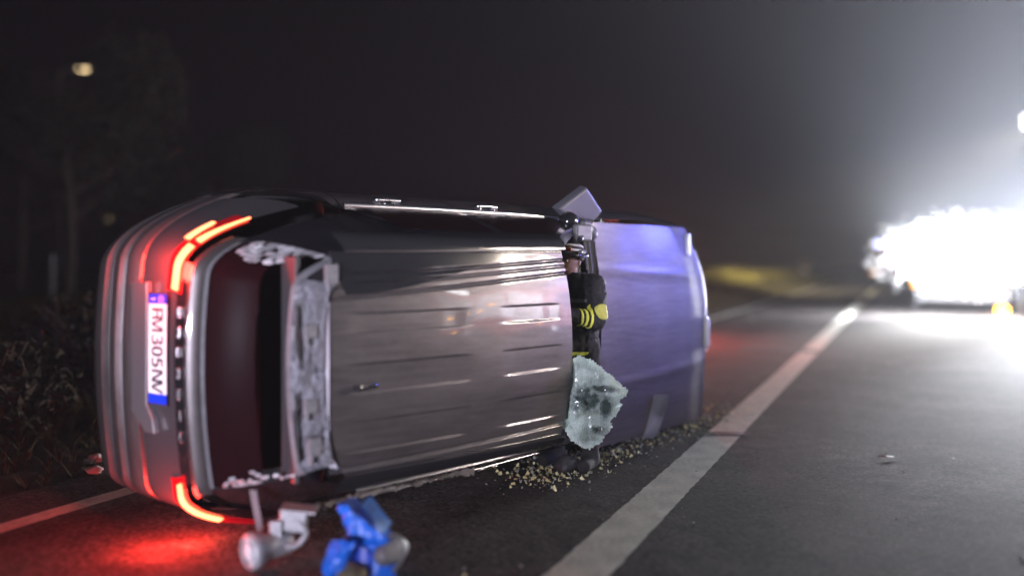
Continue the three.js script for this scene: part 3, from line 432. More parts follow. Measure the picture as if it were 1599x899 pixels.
// ------------------------------------------------------------------ the broken windscreen held upright in front of him
{
  const out = [[905, 553], [925, 560], [941, 571], [958, 586], [980, 606], [978, 614], [966, 622], [972, 630], [962, 646], [953, 652], [957, 662], [946, 676], [938, 690], [921, 700], [906, 695], [893, 687], [880, 668], [869, 648], [865, 628], [867, 606], [874, 590], [882, 572], [893, 560]];
  const k = 4.93 / 1200, c = [920, 628], P2 = out.map(([x, y]) => new THREE.Vector2((x - c[0]) * k, -(y - c[1]) * k));
  const inside = (x, y) => { let r = false; for (let i = 0, j = P2.length - 1; i < P2.length; j = i++) if ((P2[i].y > y) !== (P2[j].y > y) && x < (P2[j].x - P2[i].x) * (y - P2[i].y) / (P2[j].y - P2[i].y) + P2[i].x) r = !r; return r; };
  const holes = [[0.1, 0.1, 0.07, 0.02], [0.11, -0.02, 0.03, 0.06], [-0.02, 0.01, 0.07, 0.075], [0.07, -0.17, 0.06, 0.025]];
  const dist = (x, y) => { let m = 1e9; for (let i = 0, j = P2.length - 1; i < P2.length; j = i++) { const a = P2[j], b = P2[i], t = clamp(((x - a.x) * (b.x - a.x) + (y - a.y) * (b.y - a.y)) / a.distanceToSquared(b)); m = Math.min(m, Math.hypot(x - lerp(a.x, b.x, t), y - lerp(a.y, b.y, t))); } return m; };
  // the crazed sheet itself, in fragments a centimetre or two across, each tilted a little
  const R = rng(12), h = 0.0125, hue = [];
  const dz = (x, y) => 0.05 * x + 0.12 * (y * y) + 0.12 * Math.abs(N3(x * 4, y * 4, 3)) + 0.1 * Math.max(0, x + y * 0.7 - 0.12) + 0.05 * Math.abs(N3(x * 10, y * 8, 8));
  const jit = {}; const vert = (i, j) => jit[i + ',' + j] ??= [(i + (R() - 0.5) * 0.7) * h, (j + (R() - 0.5) * 0.7) * h];
  const tris = [];
  for (let i = -26; i < 26; i++) for (let j = -34; j < 34; j++) for (const q of [[[i, j], [i + 1, j], [i + 1, j + 1]], [[i, j], [i + 1, j + 1], [i, j + 1]]]) {
    const v = q.map(([a, b]) => vert(a, b)), mx = (v[0][0] + v[1][0] + v[2][0]) / 3, my = (v[0][1] + v[1][1] + v[2][1]) / 3;
    if (!inside(mx, my)) continue;
    const hole = Math.min(...holes.map(([x, y, a, b]) => Math.hypot((mx - x) / a, (my - y) / b) + 0.5 * N3(mx * 30, my * 30, x * 50)));
    if (hole < 0.12) continue;
    const white = clamp(0.66 + 0.5 * N3(mx * 6, my * 6, 1) + 0.25 * N3(mx * 20, my * 20, 4) + (R() - 0.5) * 0.16 + 0.35 * smooth(0.06, 0.0, dist(mx, my)) - 0.6 * smooth(1.6, 0.6, hole));
    const t = (R() - 0.5) * 0.008, p = v.map(([x, y]) => V(x, y, dz(x, y) + t * 0.4 + (R() - 0.5) * 0.004));
    const cen = p[0].clone().add(p[1]).add(p[2]).divideScalar(3); p.forEach((w) => w.lerp(cen, 0.07));
    const b = p.map((w) => w.clone().add(V(0, 0, -0.005))), tone = [lerp(0.05, 0.7, white), lerp(0.085, 0.84, white), lerp(0.07, 0.76, white)];
    tris.push(p[0], p[1], p[2], b[0], b[2], b[1]); for (let n = 0; n < 3; n++) { const m = (n + 1) % 3; tris.push(p[n], b[n], b[m], p[n], b[m], p[m]); }
    for (let n = 0; n < 24; n++) hue.push(...tone);
  }
  const g = thing('broken_windscreen', 'crazed greenish windscreen sheet with torn holes, held up below the firefighter', 'windscreen');
  g.position.set((c[0] - 800) * k, EYE - (c[1] - 410) * k, -4.93); g.rotation.y = -0.12;
  const geo = new THREE.BufferGeometry().setFromPoints(tris); geo.setAttribute('color', new THREE.Float32BufferAttribute(hue, 3)); geo.computeVertexNormals();
  mesh('crazed_glass', geo, std([1, 1, 1], 0.22, 0, { vertexColors: true, transmission: 0.15, thickness: 0 }), g);
}

// ------------------------------------------------------------------ loose pieces on the road
{ // crumpled blue thing beside the roof
  const g = thing('blue_container', 'crumpled blue plastic container with grey cap side lying beside the wrecked roof', 'container');
  g.position.set(-0.665, 0, -3.5);
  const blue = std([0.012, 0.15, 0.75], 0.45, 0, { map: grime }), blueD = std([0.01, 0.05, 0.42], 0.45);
  const crush = (geo, a, f, s) => { const p = geo.attributes.position; for (let k = 0; k < p.count; k++) { const x = p.getX(k), y = p.getY(k), z = p.getZ(k); p.setXYZ(k, x + a * N3(x * f, y * f, z * f + s), y + a * N3(x * f + 9, y * f, z * f + s), z + a * N3(x * f, y * f + 7, z * f + s)); } geo.computeVertexNormals(); return toCreasedNormals(geo, 0.45); };
  // main shell: a squashed can body leaning over, seen as three facets
  const can = new THREE.BoxGeometry(0.23, 0.34, 0.18, 26, 36, 20), cp = can.attributes.position;
  for (let k = 0; k < cp.count; k++) {
    let x = cp.getX(k), y = cp.getY(k) + 0.17, z = cp.getZ(k); const e = Math.max(Math.abs(x) / 0.115, Math.abs(z) / 0.09), cor = Math.hypot(x / 0.115, z / 0.09); if (cor > 1.12) { x *= 1.12 / cor; z *= 1.12 / cor; }
    const top = 0.335 - 1.05 * Math.max(0, x + 0.07) - 0.25 * Math.max(0, -x - 0.07); y = y / 0.34 * top; x += 0.02 * Math.sin(y * 12) + 0.012 * (y < 0.05);
    z += (z > 0 ? 1 : -1) * (0.006 * Math.sin(y * 75) * smooth(0.06, 0.1, y) * smooth(0.3, 0.2, y) - 0.03 * Math.exp(-(((x - 0.0) / 0.05) ** 2) - (((y - 0.15) / 0.06) ** 2)));
    const q = 0.035 * N3(x * 7, y * 7, z * 7 + 3), q2 = 0.012 * N3(x * 24, y * 24, z * 24); cp.setXYZ(k, x + q + q2, Math.max(0.004, y + 0.5 * q), z + q - q2);
  }
  can.computeVertexNormals();
  mesh('shell', toCreasedNormals(mergeVertices(can), 0.5), blue, g).rotation.x = -0.12;
  mesh('flap', sheet(14, 14, (i, j) => [-0.13 - 0.045 * Math.sin(j * 2.4) + 0.11 * i - 0.01 * N3(i * 4, j * 4, 2), 0.2 - 0.19 * j + 0.02 * Math.sin(i * 3), 0.1 + 0.05 * Math.sin(i * 2.5) + 0.02 * N3(i * 5, j * 5, 1), i, j], 0.4), blue, g);
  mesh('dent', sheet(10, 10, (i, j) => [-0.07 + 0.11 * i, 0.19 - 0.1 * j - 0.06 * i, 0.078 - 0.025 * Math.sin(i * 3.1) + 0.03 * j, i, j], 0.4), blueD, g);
  const cap = new THREE.LatheGeometry([[0, 0.03], [0.05, 0.03], [0.07, 0.024], [0.078, 0.0], [0.078, -0.03], [0.06, -0.05]].map((p) => new THREE.Vector2(...p)), 30); cap.scale(0.72, 1, 1.25); cap.rotateZ(-1.1); cap.rotateY(-0.5); cap.translate(0.125, 0.13, 0.03);
  mesh('cap_side', cap, M.greyPlastic, g);
  mesh('torn_edge', tube([[0.1, 0.2, 0.06], [0.13, 0.21, 0.05], [0.165, 0.18, 0.03], [0.17, 0.1, 0.04], [0.13, 0.05, 0.07]], 0.008), M.greyPlastic, g);
  mesh('foam_lump', crush(mergeVertices(new THREE.IcosahedronGeometry(0.07, 3)), 0.03, 14, 1).scale(1, 0.75, 0.8).translate(-0.04, 0.05, 0.12), std([0.12, 0.1, 0.06], 0.9), g);
  // worn printed marks on the slanting top
  const cv = document.createElement('canvas'); cv.width = 256; cv.height = 128; const c = cv.getContext('2d'); c.fillStyle = '#1f66b8'; c.fillRect(0, 0, 256, 128); c.fillStyle = '#123a78'; c.font = 'italic bold 52px sans-serif'; c.fillText('FIX', 60, 60); c.fillRect(40, 80, 150, 9); c.fillRect(50, 98, 120, 7);
  const t = new THREE.CanvasTexture(cv); t.colorSpace = THREE.SRGBColorSpace;
  mesh('printed_label', sheet(6, 6, (i, j) => [lerp(0.0, 0.105, i) - 0.012 * (1 - j), lerp(0.345, 0.215, i), lerp(0.055, -0.09, j), j, i]), std([1, 1, 1], 0.5, 0, { map: t }), g);
}
{ // a small motor with a round end, torn from the car
  const g = thing('electric_motor', 'grey cylindrical motor with round end and bracket torn off onto the road', 'car part');
  g.position.set(-1.09, 0.0, -3.66); g.rotation.y = 0.1;
  const grey = std([0.42, 0.42, 0.44], 0.45, 0.25, { map: grime }), pale = std([0.62, 0.66, 0.67], 0.35);
  const can = new THREE.LatheGeometry([[0, -0.12], [0.05, -0.12], [0.062, -0.105], [0.065, 0.02], [0.078, 0.03], [0.078, 0.055], [0.086, 0.06], [0.086, 0.085], [0.074, 0.1], [0.066, 0.094]].map((p) => new THREE.Vector2(...p)), 40);
  const set = (q) => q.rotateX(Math.PI / 2).rotateY(-0.85).translate(-0.07, 0.09, 0.03);
  mesh('motor_case', set(can), grey, g); mesh('end_cap', set(new THREE.LatheGeometry([[0, 0.1], [0.03, 0.1], [0.034, 0.092], [0.066, 0.088], [0.066, 0.07]].map((p) => new THREE.Vector2(...p)), 36)), pale, g);
  mesh('end_ribs', [0, 1, 2, 3, 4, 5].map((k) => set(box(0.006, 0.012, 0.05, 0.045, 0.094, 0, 0.002).rotateY(k * Math.PI / 3))), grey, g);
  mesh('bracket', [box(0.13, 0.1, 0.09, 0.02, 0.2, -0.03, 0.012).rotateZ(-0.12), box(0.17, 0.012, 0.12, 0.04, 0.255, -0.03, 0.004).rotateZ(-0.12), box(0.06, 0.12, 0.03, -0.03, 0.15, 0.02, 0.008), tube([[0.06, 0.2, 0], [0.11, 0.15, 0.03], [0.07, 0.1, 0.05], [0.02, 0.1, 0.06]], 0.016)], grey, g);
}
const loose = (name, label, category, geo, mat, x, z, y = 0, group) => { const m = mesh(name, geo, mat); m.position.set(x, y, z); return tag(m, label, category, group); };
{
  const lump = (r, s, seed) => { const g = mergeVertices(new THREE.IcosahedronGeometry(r, 2)); const p = g.attributes.position; for (let k = 0; k < p.count; k++) { const f = 1 + 0.45 * N3(p.getX(k) / r * 1.3, p.getY(k) / r * 1.3, seed); p.setXYZ(k, p.getX(k) * f * s[0], p.getY(k) * f * s[1], p.getZ(k) * f * s[2]); } g.computeVertexNormals(); return toCreasedNormals(g, 0.35); };
  loose('plastic_fragment', 'black plastic fragment among glass crumbs under the broken windscreen', 'car part', lump(0.08, [1, 0.75, 0.9], 1), M.plastic, 0.37, -5.25, 0.055);
  loose('torn_panel', 'pale bent plate lying against the bonnet foot', 'car part', sheet(10, 14, (i, j) => [lerp(-0.1, 0.06, i) + 0.16 * j, 0.015 + 0.3 * j * j + 0.03 * j, -0.03 * Math.sin(i * 3) - 0.12 * j, i, j], 0.5), std([0.3, 0.3, 0.36], 0.5, 0.3), 1.07, -6.18);
  loose('white_lamp_shard', 'rounded white shard beside the bumper, upper of two', 'debris piece', lump(0.055, [1.2, 0.6, 0.8], 4), M.white, -2.98, -5.48, 0.03);
  loose('white_lamp_shard', 'rounded white shard beside the bumper, lower of two', 'debris piece', lump(0.05, [1.25, 0.6, 0.8], 6), M.white, -2.83, -5.2, 0.028);
  loose('stone', 'dull grey stone at the foot of the dark verge', 'stone', lump(0.09, [1.1, 0.6, 0.8], 9), std([0.32, 0.32, 0.34], 0.9), -4.1, -6.35, 0.04);
  const scrap = (w, d, seed) => sheet(4, 3, (i, j) => [(i - 0.5) * w + 0.3 * w * N3(j * 3, i * 2, seed), 0.012 + 0.02 * Math.abs(N3(i * 3, j * 3, seed)), (j - 0.5) * d * (1 - 0.5 * i), i, j]);
  loose('pink_scrap', 'pointed pale pink scrap lying alone in the open lane', 'debris piece', scrap(0.11, 0.05, 1), std([0.75, 0.55, 0.5], 0.6), 2.74, -5.62);
  loose('white_scrap', 'white scrap far along the hard shoulder past the nose', 'debris piece', scrap(0.24, 0.2, 2), M.white, 6.15, -19.6, 0.01);
  const R = rng(3);
  // scratches gouged in the asphalt
  const gouge = std([0.3, 0.3, 0.29], 0.9);
  for (const [a, b, w] of [[[2.1, -6.62], [2.5, -6.28], 0.012], [[2.17, -6.72], [2.3, -6.62], 0.022], [[2.24, -6.78], [2.35, -6.68], 0.02], [[2.11, -6.78], [2.18, -6.72], 0.018]]) structure('pavement_scratch', sheet(12, 1, (i, j) => [lerp(a[0], b[0], i) + (j - 0.5) * w * 0.6, 0.005, lerp(a[1], b[1], i) + (j - 0.5) * w * (1 - 0.5 * i), i, j]), gouge);
  // glass crumbs: countless
  const bit = new THREE.TetrahedronGeometry(1, 0), mats = [[std([0.62, 0.66, 0.6], 0.2, 0, { transmission: 0.2 }), 900], [std([0.85, 0.8, 0.42], 0.4), 1000]], m4 = new THREE.Matrix4(), q4 = new THREE.Quaternion(), e4 = new THREE.Euler();
  mats.forEach(([m, n], kind) => {
    const I = new THREE.InstancedMesh(bit, m, n + (kind ? 60 : 420));
    for (let k = 0; k < I.count; k++) {
      let x, z, s = 0.003 + 0.016 * R() ** 3;
      if (k < n) { const t = R() ** (kind ? 2.4 : 1.7), a = (R() + R() + R() - 1.5); x = lerp(0.2, 2.2, t) + a * 0.3; z = lerp(-5.25, -7.5, t) + (R() + R() + R() - 1.5) * 0.42 - a * 0.16; if (kind) s *= 1.05; }
      else { const nn = lerp(-4, 3, R()), d = 3 + 26 * R() ** 1.6; [x, , z] = road(nn, d); s *= 0.7; }
      e4.set(R() * 6, R() * 6, R() * 6); m4.compose(V(x, s * 0.35, z), q4.setFromEuler(e4), V(s * 1.6, s * 0.4, s)); I.setMatrixAt(k, m4);
    }
    I.name = numbered('glass_crumb_scatter'); I.castShadow = I.receiveShadow = true; I.userData.kind = 'stuff'; I.userData.label = kind ? 'yellowish plastic crumbs scattered below the windscreen' : 'pale glass crumbs scattered over the road beside the wreck'; I.userData.category = 'debris'; scene.add(I);
  });
}

// ------------------------------------------------------------------ emergency vehicles
function makeTruck(name, label) {
  const t = thing(name, label, 'fire engine');
  const red = std([0.16, 0.012, 0.014], 0.4, 0, { clearcoat: 0.5 }), alu = std([0.5, 0.5, 0.52], 0.4, 0.8);
  const cabShape = new THREE.Shape([[0, 0.55], [0.05, 1.25], [-0.22, 2.25], [-0.35, 2.35], [-1.9, 2.35], [-1.9, 0.55]].map((p) => new THREE.Vector2(...p)));
  const cab = new THREE.ExtrudeGeometry(cabShape, { depth: 2.14, bevelEnabled: true, bevelSize: 0.04, bevelThickness: 0.04, bevelSegments: 2 }); cab.translate(3.3, 0, -1.07);
  mesh('cab', cab, red, t);
  mesh('chassis', box(6.4, 0.25, 0.9, 0.05, 0.62, 0, 0.03), M.rubber, t);
  mesh('equipment_body', box(4.5, 1.85, 2.3, -0.95, 1.5, 0, 0.05), red, t);
  mesh('windscreen', sheet(8, 6, (i, j) => [3.375 - 0.25 * j, lerp(1.34, 2.2, j), lerp(-0.98, 0.98, i), i, j]), M.redGlowTint, t);
  for (const s of [-1, 1]) {
    mesh('side_window', box(0.75, 0.62, 0.02, 2.5, 1.75, s * 1.115, 0.008), M.redGlowTint, t);
    mesh('door_mirror', [box(0.08, 0.34, 0.18, 3.25, 1.75, s * 1.34, 0.03), tube([[3.15, 1.95, s * 1.1], [3.25, 1.95, s * 1.3]], 0.015)], M.plastic, t);
    for (let k = 0; k < 3; k++) { const f = mesh('roller_shutter', box(1.3, 1.25, 0.02, -2.4 + k * 1.45, 1.62, s * 1.158, 0.006), alu, t); mesh('shutter_slat', Array.from({ length: 9 }, (_, q) => box(1.28, 0.015, 0.016, -2.4 + k * 1.45, 1.1 + q * 0.13, s * 1.168, 0.004)), M.brushed, f); }
    for (const [x, y] of [[-2.75, 1.54], [-2.42, 0.62], [-1.33, 1.45], [-0.93, 1.67], [0.9, 0.8]]) mesh('marker_lamp', box(0.14, 0.07, 0.03, x, y, s * 1.19, 0.01), M.amberLit, t);
    for (const x of [2.2, -1.6]) { const w = new THREE.Group(); w.name = 'wheel'; w.position.set(x, 0.46, s * 0.95); t.add(w); mesh('tyre', new THREE.TorusGeometry(0.33, 0.13, 12, 32).scale(1, 1, 1.1), M.rubber, w); mesh('rim', cyl(0.24, 0.24, 0.2, 24).rotateX(Math.PI / 2), M.brushed, w); }
    const h = mesh('headlight', box(0.05, 0.2, 0.3, 3.36, 0.86, s * 0.85, 0.02), M.whiteLit, t);
    const b = mesh('beacon', new THREE.CapsuleGeometry(0.09, 0.1, 6, 14).translate(2.7, 2.52, s * 0.75), M.blueLit, t); mesh('beacon_base', cyl(0.12, 0.13, 0.06, 16).translate(2.7, 2.4, s * 0.75), M.plastic, b);
  }
  mesh('front_bumper', box(0.25, 0.4, 2.3, 3.3, 0.5, 0, 0.05), M.greyPlastic, t);
  mesh('grille', Array.from({ length: 5 }, (_, k) => box(0.03, 0.035, 1.3, 3.37, 0.86 + k * 0.07, 0, 0.008)), M.plastic, t);
  const r = mesh('roof_light_rack', [box(0.06, 0.06, 2.2, 2.95, 2.44, 0, 0.01), box(0.06, 0.12, 0.06, 2.95, 2.38, -0.9, 0.01), box(0.06, 0.12, 0.06, 2.95, 2.38, 0.9, 0.01)], M.plastic, t);
  for (const z of [-0.95, -0.35, 0.35, 0.95]) mesh('work_light', box(0.1, 0.2, 0.3, 3.0, 2.58, z, 0.02), M.whiteLit, r);
  return t;
}
function placeTruck(t, n, d, yaw) { t.position.set(...road(n, d)); t.rotation.set(0, yaw, 0); t.updateMatrixWorld(true); return (x, y, z) => V(x, y, z).applyMatrix4(t.matrixWorld); }
const engine = makeTruck('fire_engine', 'dark fire engine facing the wreck behind the blazing white light');
const copyTruck = (label) => { const c = engine.clone(); c.name = numbered('fire_engine'); c.userData = { ...c.userData, label }; scene.add(c); return c; };
const white = C(1, 0.98, 0.94), cool = C(0.88, 0.92, 1);
{
  // before the nearest cab, a glowing ellipsoid added to imitate lamp glare
  const at = placeTruck(engine, 1.55, 29, roadYaw + Math.PI), rig = thing('added_glare', 'added glowing shape imitating lamp glare at road level near the right edge', 'glare shape');
  rig.position.copy(engine.position); rig.quaternion.copy(engine.quaternion);
  mesh('glare_core', new THREE.SphereGeometry(1, 48, 32).scale(0.6, 0.72, 1.55).translate(5.2, 1.66, 0.05), M.floodLit, rig);
  { // glowing specks added round it to soften the glare edge, thinning outwards
    const R = rng(31), l = []; for (let k = 0; k < 1100; k++) { const a = R() * 6.283, q = 0.9 + 0.75 * R() * R(), y = 1.66 + Math.sin(a) * q * 0.8, z = 0.05 + Math.cos(a) * q * 1.62; if (y < 0.12) continue; l.push(new THREE.OctahedronGeometry(0.01 + 0.032 * R() * Math.max(0.1, 1.6 - q), 1).translate(5.25 + 0.3 * (R() - 0.5), y, z)); }
    const m = mesh('glare_speck', merge(l), M.floodLit, rig); m.userData.kind = 'stuff';
  }
  for (const z of [-1.2, 1.2]) mesh('glare_leg', tube([[5.2, 0.75, z], [5.2, 0.3, z], [5.0, 0.02, z * 1.15]], 0.03, 10, 8), M.plastic, rig);  // legs invented to carry the added glare shape
  for (const s of [-1, 1]) beam('headlight_beam', at(6.6, 0.9, s * 0.85), at(26, 0.4, s * 0.85), white, LAMP.far_head, 0.62, 1, 8);
  for (const z of [-0.95, -0.35, 0.35, 0.95]) { beam('haze_beam', at(6.5, 1.6, z * 1.6), at(26.5, Math.abs(z) > 0.5 ? 9.5 : 7.2, z - (Math.abs(z) > 0.5 ? 4.5 : 7)), cool, LAMP.far_haze * (Math.abs(z) > 0.5 ? 0.7 : 1), 0.6, 1, 8); beam('glare_beam', at(6.5, 1.5, z * 2), at(26.5, 7, z - 8), cool, LAMP.far_glow, 1.05, 1, 8); lamp(at(6.4, 1.5 + 0.4 * Math.cos(z * 9), z * 1.9), cool, LAMP.far_rim, 8); }  // upward beams and rim lamps added to swell the haze glow
  const second = copyTruck('fire engine standing far back on the road behind the other lights'), at2 = placeTruck(second, -0.5, 54, roadYaw + Math.PI);
  for (const s of [-1, 1]) beam('headlight_beam', at2(3.6, 0.9, s * 0.85), at2(13, 0.3, s * 0.85 + 4.2), C(1, 0.85, 0.55), LAMP.far_second, 0.36, 1, 6);
  // parked alongside in the far lane, outside the frame, lighting the wreck's roof
  const beside = copyTruck('fire engine parked alongside in the far lane beyond the open lane'), atB = placeTruck(beside, 9.3, 8.5, roadYaw);
  for (const x of [0.2, 1.8]) beam('scene_beam', atB(x, 3.4, -1.2), V(-0.7, 1.75, -4.7), C(1, 0.84, 0.7), LAMP.side_work, 0.19, 0.9, 30);
  mesh('scene_light', box(0.6, 0.34, 0.08, 0.2, 3.4, -1.05, 0.02), M.whiteLit, beside); mesh('scene_light', box(0.6, 0.34, 0.08, 1.8, 3.4, -1.05, 0.02), M.whiteLit, beside);
  mesh('scene_light', box(0.8, 0.2, 0.08, -2.3, 2.5, -1.19, 0.02), M.floodLit, beside); mesh('light_mast', [tube([[0.2, 2.4, -0.9], [0.2, 3.3, -1.0]], 0.03), tube([[1.8, 2.3, -0.9], [1.8, 3.3, -1.0]], 0.03)], M.plastic, beside);
  const ahead = copyTruck('fire engine with blue beacons parked ahead in the far lane, facing back'), atC = placeTruck(ahead, 9.3, 17.5, roadYaw + Math.PI);
  beam('beacon_beam', atC(2.9, 2.75, 0.75), V(1.4, 1.95, -6.4), C(0.1, 0.12, 1), LAMP.beacon, 0.17, 0.9, 20);
  // behind the photographer, headlights on the tail of the wreck
  const behind = copyTruck('fire engine behind the photographer shining at the tail of the wreck'); behind.position.set(-5.2, 0, 9.5); behind.rotation.set(0, Math.atan2(14, 3.4), 0); behind.updateMatrixWorld(true);
  for (const s of [-1, 1]) beam('headlight_beam', V(3.45, 0.95, s * 0.85).applyMatrix4(behind.matrixWorld), V(-1.0, 1.15, -4.6), C(0.84, 0.8, 1), LAMP.behind / 2, 0.17, 0.8, 14);
}
{ // floodlight on a telescopic mast
  const g = thing('light_tower', 'floodlight on a tall mast at the right, above the blazing vehicle', 'light tower');
  const p = roadV(4.3, 24.6); g.position.copy(p); g.rotation.y = roadYaw + Math.PI;
  mesh('mast', [cyl(0.05, 0.06, 2.2, 14).translate(0, 1.4, 0), cyl(0.035, 0.035, 3.0, 14).translate(0, 3.7, 0)], M.brushed, g);
  mesh('trailer', [box(1.4, 0.5, 0.9, 0, 0.55, 0, 0.05)], M.greyPlastic, g);
  for (const s of [-1, 1]) mesh('wheel', new THREE.TorusGeometry(0.2, 0.08, 10, 24).translate(0, 0.28, s * 0.5), M.rubber, g);
  const hd = mesh('lamp_head', [box(0.12, 0.42, 0.95, 0.0, 5.2, 0, 0.03), box(0.12, 0.42, 0.95, 0, 5.2, 1.0, 0.03)], M.greyPlastic, g); hd.rotation.x = 0;
  mesh('floodlight', [box(0.03, 0.36, 0.88, 0.075, 5.2, 0, 0.01), box(0.03, 0.36, 0.88, 0.075, 5.2, 1.0, 0.01)], M.whiteLit, hd);
  const back = mesh('lamp_head', box(0.3, 0.3, 0.6, -0.25, 5.35, 0.5, 0.03), M.greyPlastic, g); mesh('floodlight', box(0.03, 0.26, 0.54, -0.41, 5.35, 0.5, 0.01), M.warmLit, back);  // extra head and its beam added to brighten the far scrub
  g.updateMatrixWorld(true); beam('tower_beam', V(-0.6, 5.35, 0.5).applyMatrix4(g.matrixWorld), roadV(-8, 47, 0.4), C(1, 0.86, 0.55), LAMP.scrub_fill, 0.3, 0.9, 6); beam('tower_beam', V(0.4, 5.2, 0.4).applyMatrix4(g.matrixWorld), V(20.4, 6, -9).applyMatrix4(g.matrixWorld), cool, LAMP.tower, 0.7, 1, 10);
}
{ // amber warning lamp on the road
  const g = thing('warning_lamp', 'small amber warning lamp standing on the road below the glare', 'warning lamp'); g.position.set(13.35, 0, -20.9);
  mesh('lamp_base', cyl(0.13, 0.16, 0.06, 20).translate(0, 0.03, 0), M.plastic, g); mesh('lamp_dome', new THREE.SphereGeometry(0.13, 20, 14).scale(1.2, 0.8, 1).translate(0, 0.14, 0), M.amberLit, g);
  lamp(V(13.2, 0.2, -20.6), C(1, 0.5, 0.1), 6, 3);
}
{  // unseen red lamp added to redden the road past the nose
  const g = thing('warning_lamp', 'red warning lamp on the hard shoulder behind the nose of the wreck', 'warning lamp'); g.position.set(2.05, 0, -14.2);
  mesh('lamp_base', cyl(0.13, 0.16, 0.06, 20).translate(0, 0.03, 0), M.plastic, g); mesh('stand', cyl(0.02, 0.025, 0.75, 10).translate(0, 0.42, 0), M.plastic, g); mesh('lamp_dome', new THREE.SphereGeometry(0.12, 20, 14).scale(1.1, 0.9, 1).translate(0, 0.88, 0), M.redLit, g);
  lamp(V(2.3, 0.9, -14.1), C(1, 0.12, 0.1), LAMP.added_red, 4);
}
function streetLamp(x, z, h, label, lit, I) {
  const g = thing('street_lamp', label, 'street lamp'); g.position.set(x, 0.3, z);
  mesh('pole', cyl(0.06, 0.12, h, 12).translate(0, h / 2, 0), M.greyPlastic, g); mesh('arm', tube([[0, h - 0.3, 0], [0.3, h, 0.1], [1.2, h + 0.12, 0.3]], 0.045), M.greyPlastic, g);
  mesh('lamp_head', box(0.9, 0.12, 0.35, 1.5, h + 0.14, 0.35, 0.05), M.greyPlastic, g); mesh('lamp_lens', new THREE.SphereGeometry(h > 8 ? 0.18 : 0.07, 20, 8).scale(1.7, 0.4, 0.6).translate(1.55, h + 0.08, 0.35), lit, g);
  lamp(V(x + 1.55, h + 0.0, z + 0.35), C(1, 0.75, 0.45), I, 5);
}
streetLamp(-26.5, -45, 12.3, 'tall street lamp with warm glowing head above the dark trees', M.warmLit, LAMP.street);
streetLamp(-46, -85, 5.9, 'low distant street lamp just above the wreck, small white glow', M.warmLit, LAMP.street * 0.4);
{
  const post = (x, z, h, w, label, m) => { const g = thing('marker_post', label, 'marker post'); g.position.set(x, vergeY(x * RC + z * RS, x * RS - z * RC) , z); mesh('post', box(w, h, w * 0.45, 0, h / 2, 0, 0.03), m, g); mesh('reflector', box(w * 0.7, 0.18, 0.02, 0, h * 0.78, w * 0.24, 0.006), M.plastic, g); return g; };
  post(24.0, -63, 1.5, 0.52, 'pale marker post on the verge before the yellow scrub', std([0.7, 0.62, 0.62], 0.6));
  const g = thing('sign_post', 'thin grey post standing among dark trees', 'post'); g.position.set(-10.2, 0.3, -17); mesh('pole', cyl(0.06, 0.06, 1.3, 12).translate(0, 0.65, 0), M.greyPlastic, g); mesh('pole_cap', cyl(0.04, 0.065, 0.05, 12).translate(0, 1.32, 0), M.plastic, g);
}

